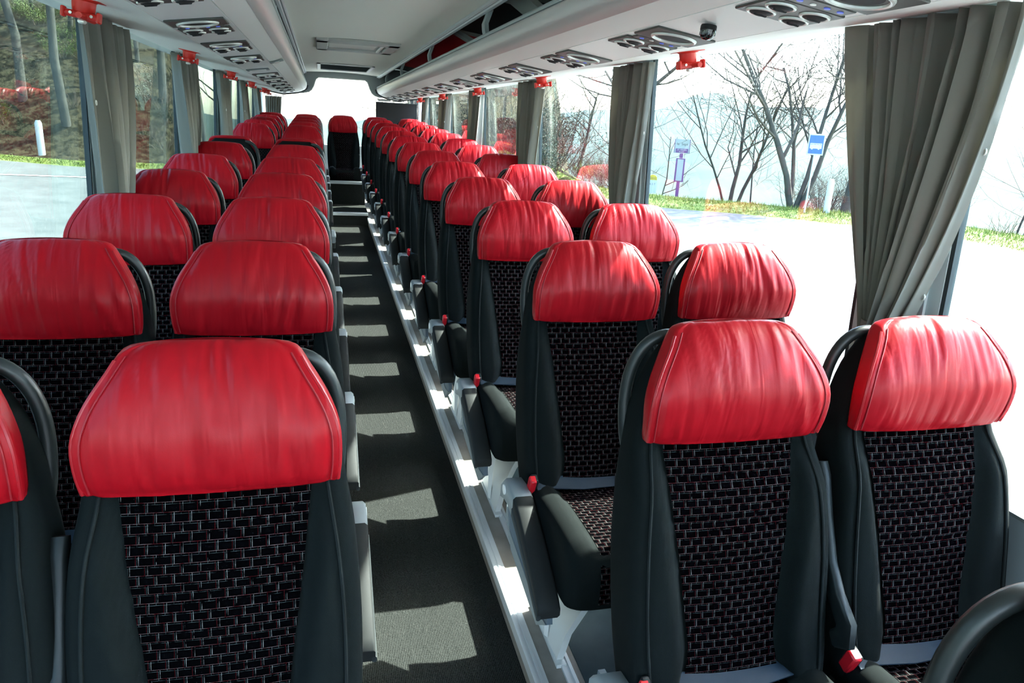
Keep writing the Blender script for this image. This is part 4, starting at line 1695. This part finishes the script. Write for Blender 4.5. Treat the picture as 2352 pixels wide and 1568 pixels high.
for i in range(70):
    az = rnd.uniform(-34, -8)
    r = redge(az) + rnd.uniform(1.6, 14)
    a = math.radians(az)
    p = Vector((CAM.x + r * math.sin(a), r * math.cos(a), outer_z(az, r)))
    k = rnd.choice((0, 0, 1, 2, 2))
    put_tree((SA_, SD_, SB_)[k], p, ('leafless brown undergrowth bush on the bank', 'dark green undergrowth bush on the bank', 'light green undergrowth bush on the bank')[k], rnd.uniform(0, 6), rnd.uniform(.35, .7),
             group=('brown bushes on the bank', 'dark bushes on the bank', 'light bushes on the bank')[k], cat='bush', name='bush')
# grass tufts on the verges
gt = MB()
for i in range(16000):
    if rnd.random() < .72:
        az = rnd.uniform(14, 62)
    else:
        az = rnd.uniform(-32, -8)
    r = redge(az) + rnd.uniform(.05, 2.6 if az > 0 else .9)
    a = math.radians(az)
    x, y = CAM.x + r * math.sin(a), r * math.cos(a)
    z = outer_z(az, r)
    h = rnd.uniform(.03, .09) * (1.0 + .8 * sstep(.6, 2, r - redge(az)))
    b = rnd.uniform(0, 6.28)
    w = .014
    lx, ly = rnd.gauss(0, .05), rnd.gauss(0, .05)
    gt.add([(x - math.cos(b) * w, y - math.sin(b) * w, z - .02), (x + math.cos(b) * w, y + math.sin(b) * w, z - .02), (x + lx, y + ly, z + h)], [(0, 1, 2)])
go = gt.build('verge_grass_blades', M['grass'], None, 0)
tag(go, 'grass blades growing along the road verges', 'grass', None, 'stuff')

# ------------------------------------------------------------------ outside: signs and posts
def facing(p):
    d = Vector((CAM.x - p.x, CAM.y - p.y, 0))
    return math.atan2(d.x, -d.y)            # local -y looks at the lay-by


p = at(14.23, 19.8)
t = thing('bus_stop_sign', 'blue bus pictogram sign on a grey pole by the road', 'sign', p, (0, 0, facing(p)))
MB().tube([(0, .03, -.1), (.02, .03, 1.78)], .03, 10).build('pole', M['galv'], t)
pl = MB().box((.02, 0, 2.05), (.47, .02, .62), .008).build('plate', M['sign_white'], t)
MB().box((.02, -.012, 2.05), (.40, .006, .54), .001).build('blue_field', M['sign_blue'], pl)
MB().box((.02, -.017, 1.99), (.34, .004, .12), .001).box((.02, -.017, 2.075), (.34, .004, .025), .001).box((-.14, -.017, 2.04), (.02, .004, .06)).box((.183, -.017, 2.04), (.014, .004, .06)).box((-.055, -.017, 2.04), (.014, .004, .06)).box((.03, -.017, 2.04), (.014, .004, .06)).box((.11, -.017, 2.04), (.014, .004, .06)).lathe((-.08, -.017, 1.93), [(.03, -.002), (.03, .002)], 14, axis='y').lathe((.11, -.017, 1.93), [(.03, -.002), (.03, .002)], 14, axis='y').build('bus_pictogram', M['sign_white'], pl)

p = at(12.63, 25.3)
t = thing('bus_stop_totem', 'purple bus stop totem with a timetable case and white head plate', 'sign', p, (0, 0, facing(p)))
MB().box((0, 0, .50), (.12, .06, 1.1), .01).box((.0, 0, 1.66), (.13, .06, .16), .01).build('post', M['purple'], t)
cs = MB().box((0, -.02, 1.14), (.34, .06, .86), .01).build('timetable_case', M['purple'], t)
MB().box((0, -.054, 1.14), (.22, .008, .78), .002).build('timetable', M['paper_grey'], cs)
hd_ = MB().box((0, 0, 2.00), (.54, .03, .50), .006).build('head_plate', M['paper_grey'], t)
MB().box((-.275, -.005, 2.0), (.02, .04, .50), .003).box((.275, -.005, 2.0), (.02, .04, .50), .003).build('side_bar', M['purple'], hd_)
MB().box((0, -.018, 1.835), (.45, .006, .15), .001).build('name_band', M['purple'], hd_)
for txt, sz, zz, mt in (('le Sept', .13, 2.07, 'ink'), ('ST VERAN', .075, 1.865, 'sign_white'), ('Quartier', .055, 1.80, 'sign_white')):
    if mt == 'ink':
        tm = text_mesh('le  Sept', sz, 'lettering', M['ink'], .001)
    else:
        tm = text_mesh(txt, sz, 'lettering', M[mt], .001)
    o = link('lettering', tm, hd_)
    o.location = (0, -.0225 if mt != 'ink' else -.0165, zz)
    o.rotation_euler = (math.pi / 2, 0, 0)

p = at(11.92, 26.0)
t = thing('kilometre_marker', 'white kilometre marker with a yellow top on a thin stake', 'marker', p, (0, 0, facing(p)))
MB().tube([(-.02, 0, -.1), (-.02, 0, .30)], .02, 8).build('stake', M['galv'], t)
ar = [(-.16, .22), (.16, .22), (.16, .70), (-.16, .70)]
MB().prism(ar, 'y', -.03, .03).build('plate', M['sign_white'], t)
ty = MB().prism([(.16, .70), (.15, .80), (.09, .88), (0, .90), (-.09, .88), (-.15, .80), (-.16, .70)], 'y', -.03, .03).build('yellow_top', M['yellow'], t)
o = link('number', text_mesh('D532', .10, 'number', M['ink'], .001), ty)
o.location = (0, -.0325, .765)
o.rotation_euler = (math.pi / 2, 0, 0)
o = link('number', text_mesh('6 2 7', .10, 'number', M['ink'], .001), t)
o.location = (0, -.0325, .55)
o.rotation_euler = (math.pi / 2, 0, 0)


def marker_post(p, label, h):
    t = thing('marker_post', label, 'post', p, (0, 0, facing(p)))
    w = .095 * h
    MB().loft([[(math.cos(a) * w, math.sin(a) * w * .6, z) for a in [2 * math.pi * k / 14 for k in range(14)]] for z in (-.1, h * .92)] + [[(math.cos(a) * w * .6, math.sin(a) * w * .4, h) for a in [2 * math.pi * k / 14 for k in range(14)]]]).build('shaft', M['sign_white'], t)
    MB().loft([[(math.cos(a) * w * 1.02, math.sin(a) * w * .62, z) for a in [2 * math.pi * k / 14 for k in range(14)]] for z in (h * .70, h * .82)]).build('reflector_band', M['reflector'], t)


marker_post(at(15.1, 19.9), 'white marker post on the verge beside the blue bus sign', 1.05)
marker_post(gpos(97, 357), 'white marker post at the foot of the wooded bank', 1.05)

# ------------------------------------------------------------------ haze over the valley
hz = bpy.data.materials.new('valley_haze')
hz.use_nodes = True
hn = hz.node_tree
hn.nodes.clear()
h_out = hn.nodes.new('ShaderNodeOutputMaterial')
h_sc = hn.nodes.new('ShaderNodeVolumeScatter')
h_sc.inputs['Color'].default_value = (0.52, 0.82, 1.0, 1)
h_sc.inputs['Density'].default_value = 0.00009
h_sc.inputs['Anisotropy'].default_value = 0.35
hn.links.new(h_sc.outputs[0], h_out.inputs['Volume'])
hb = MB().box((1530, 1000, 60), (2940, 5000, 330)).build('valley_haze', hz, None, 0)
tag(hb, 'thin blue haze filling the valley', 'haze', None, 'stuff')
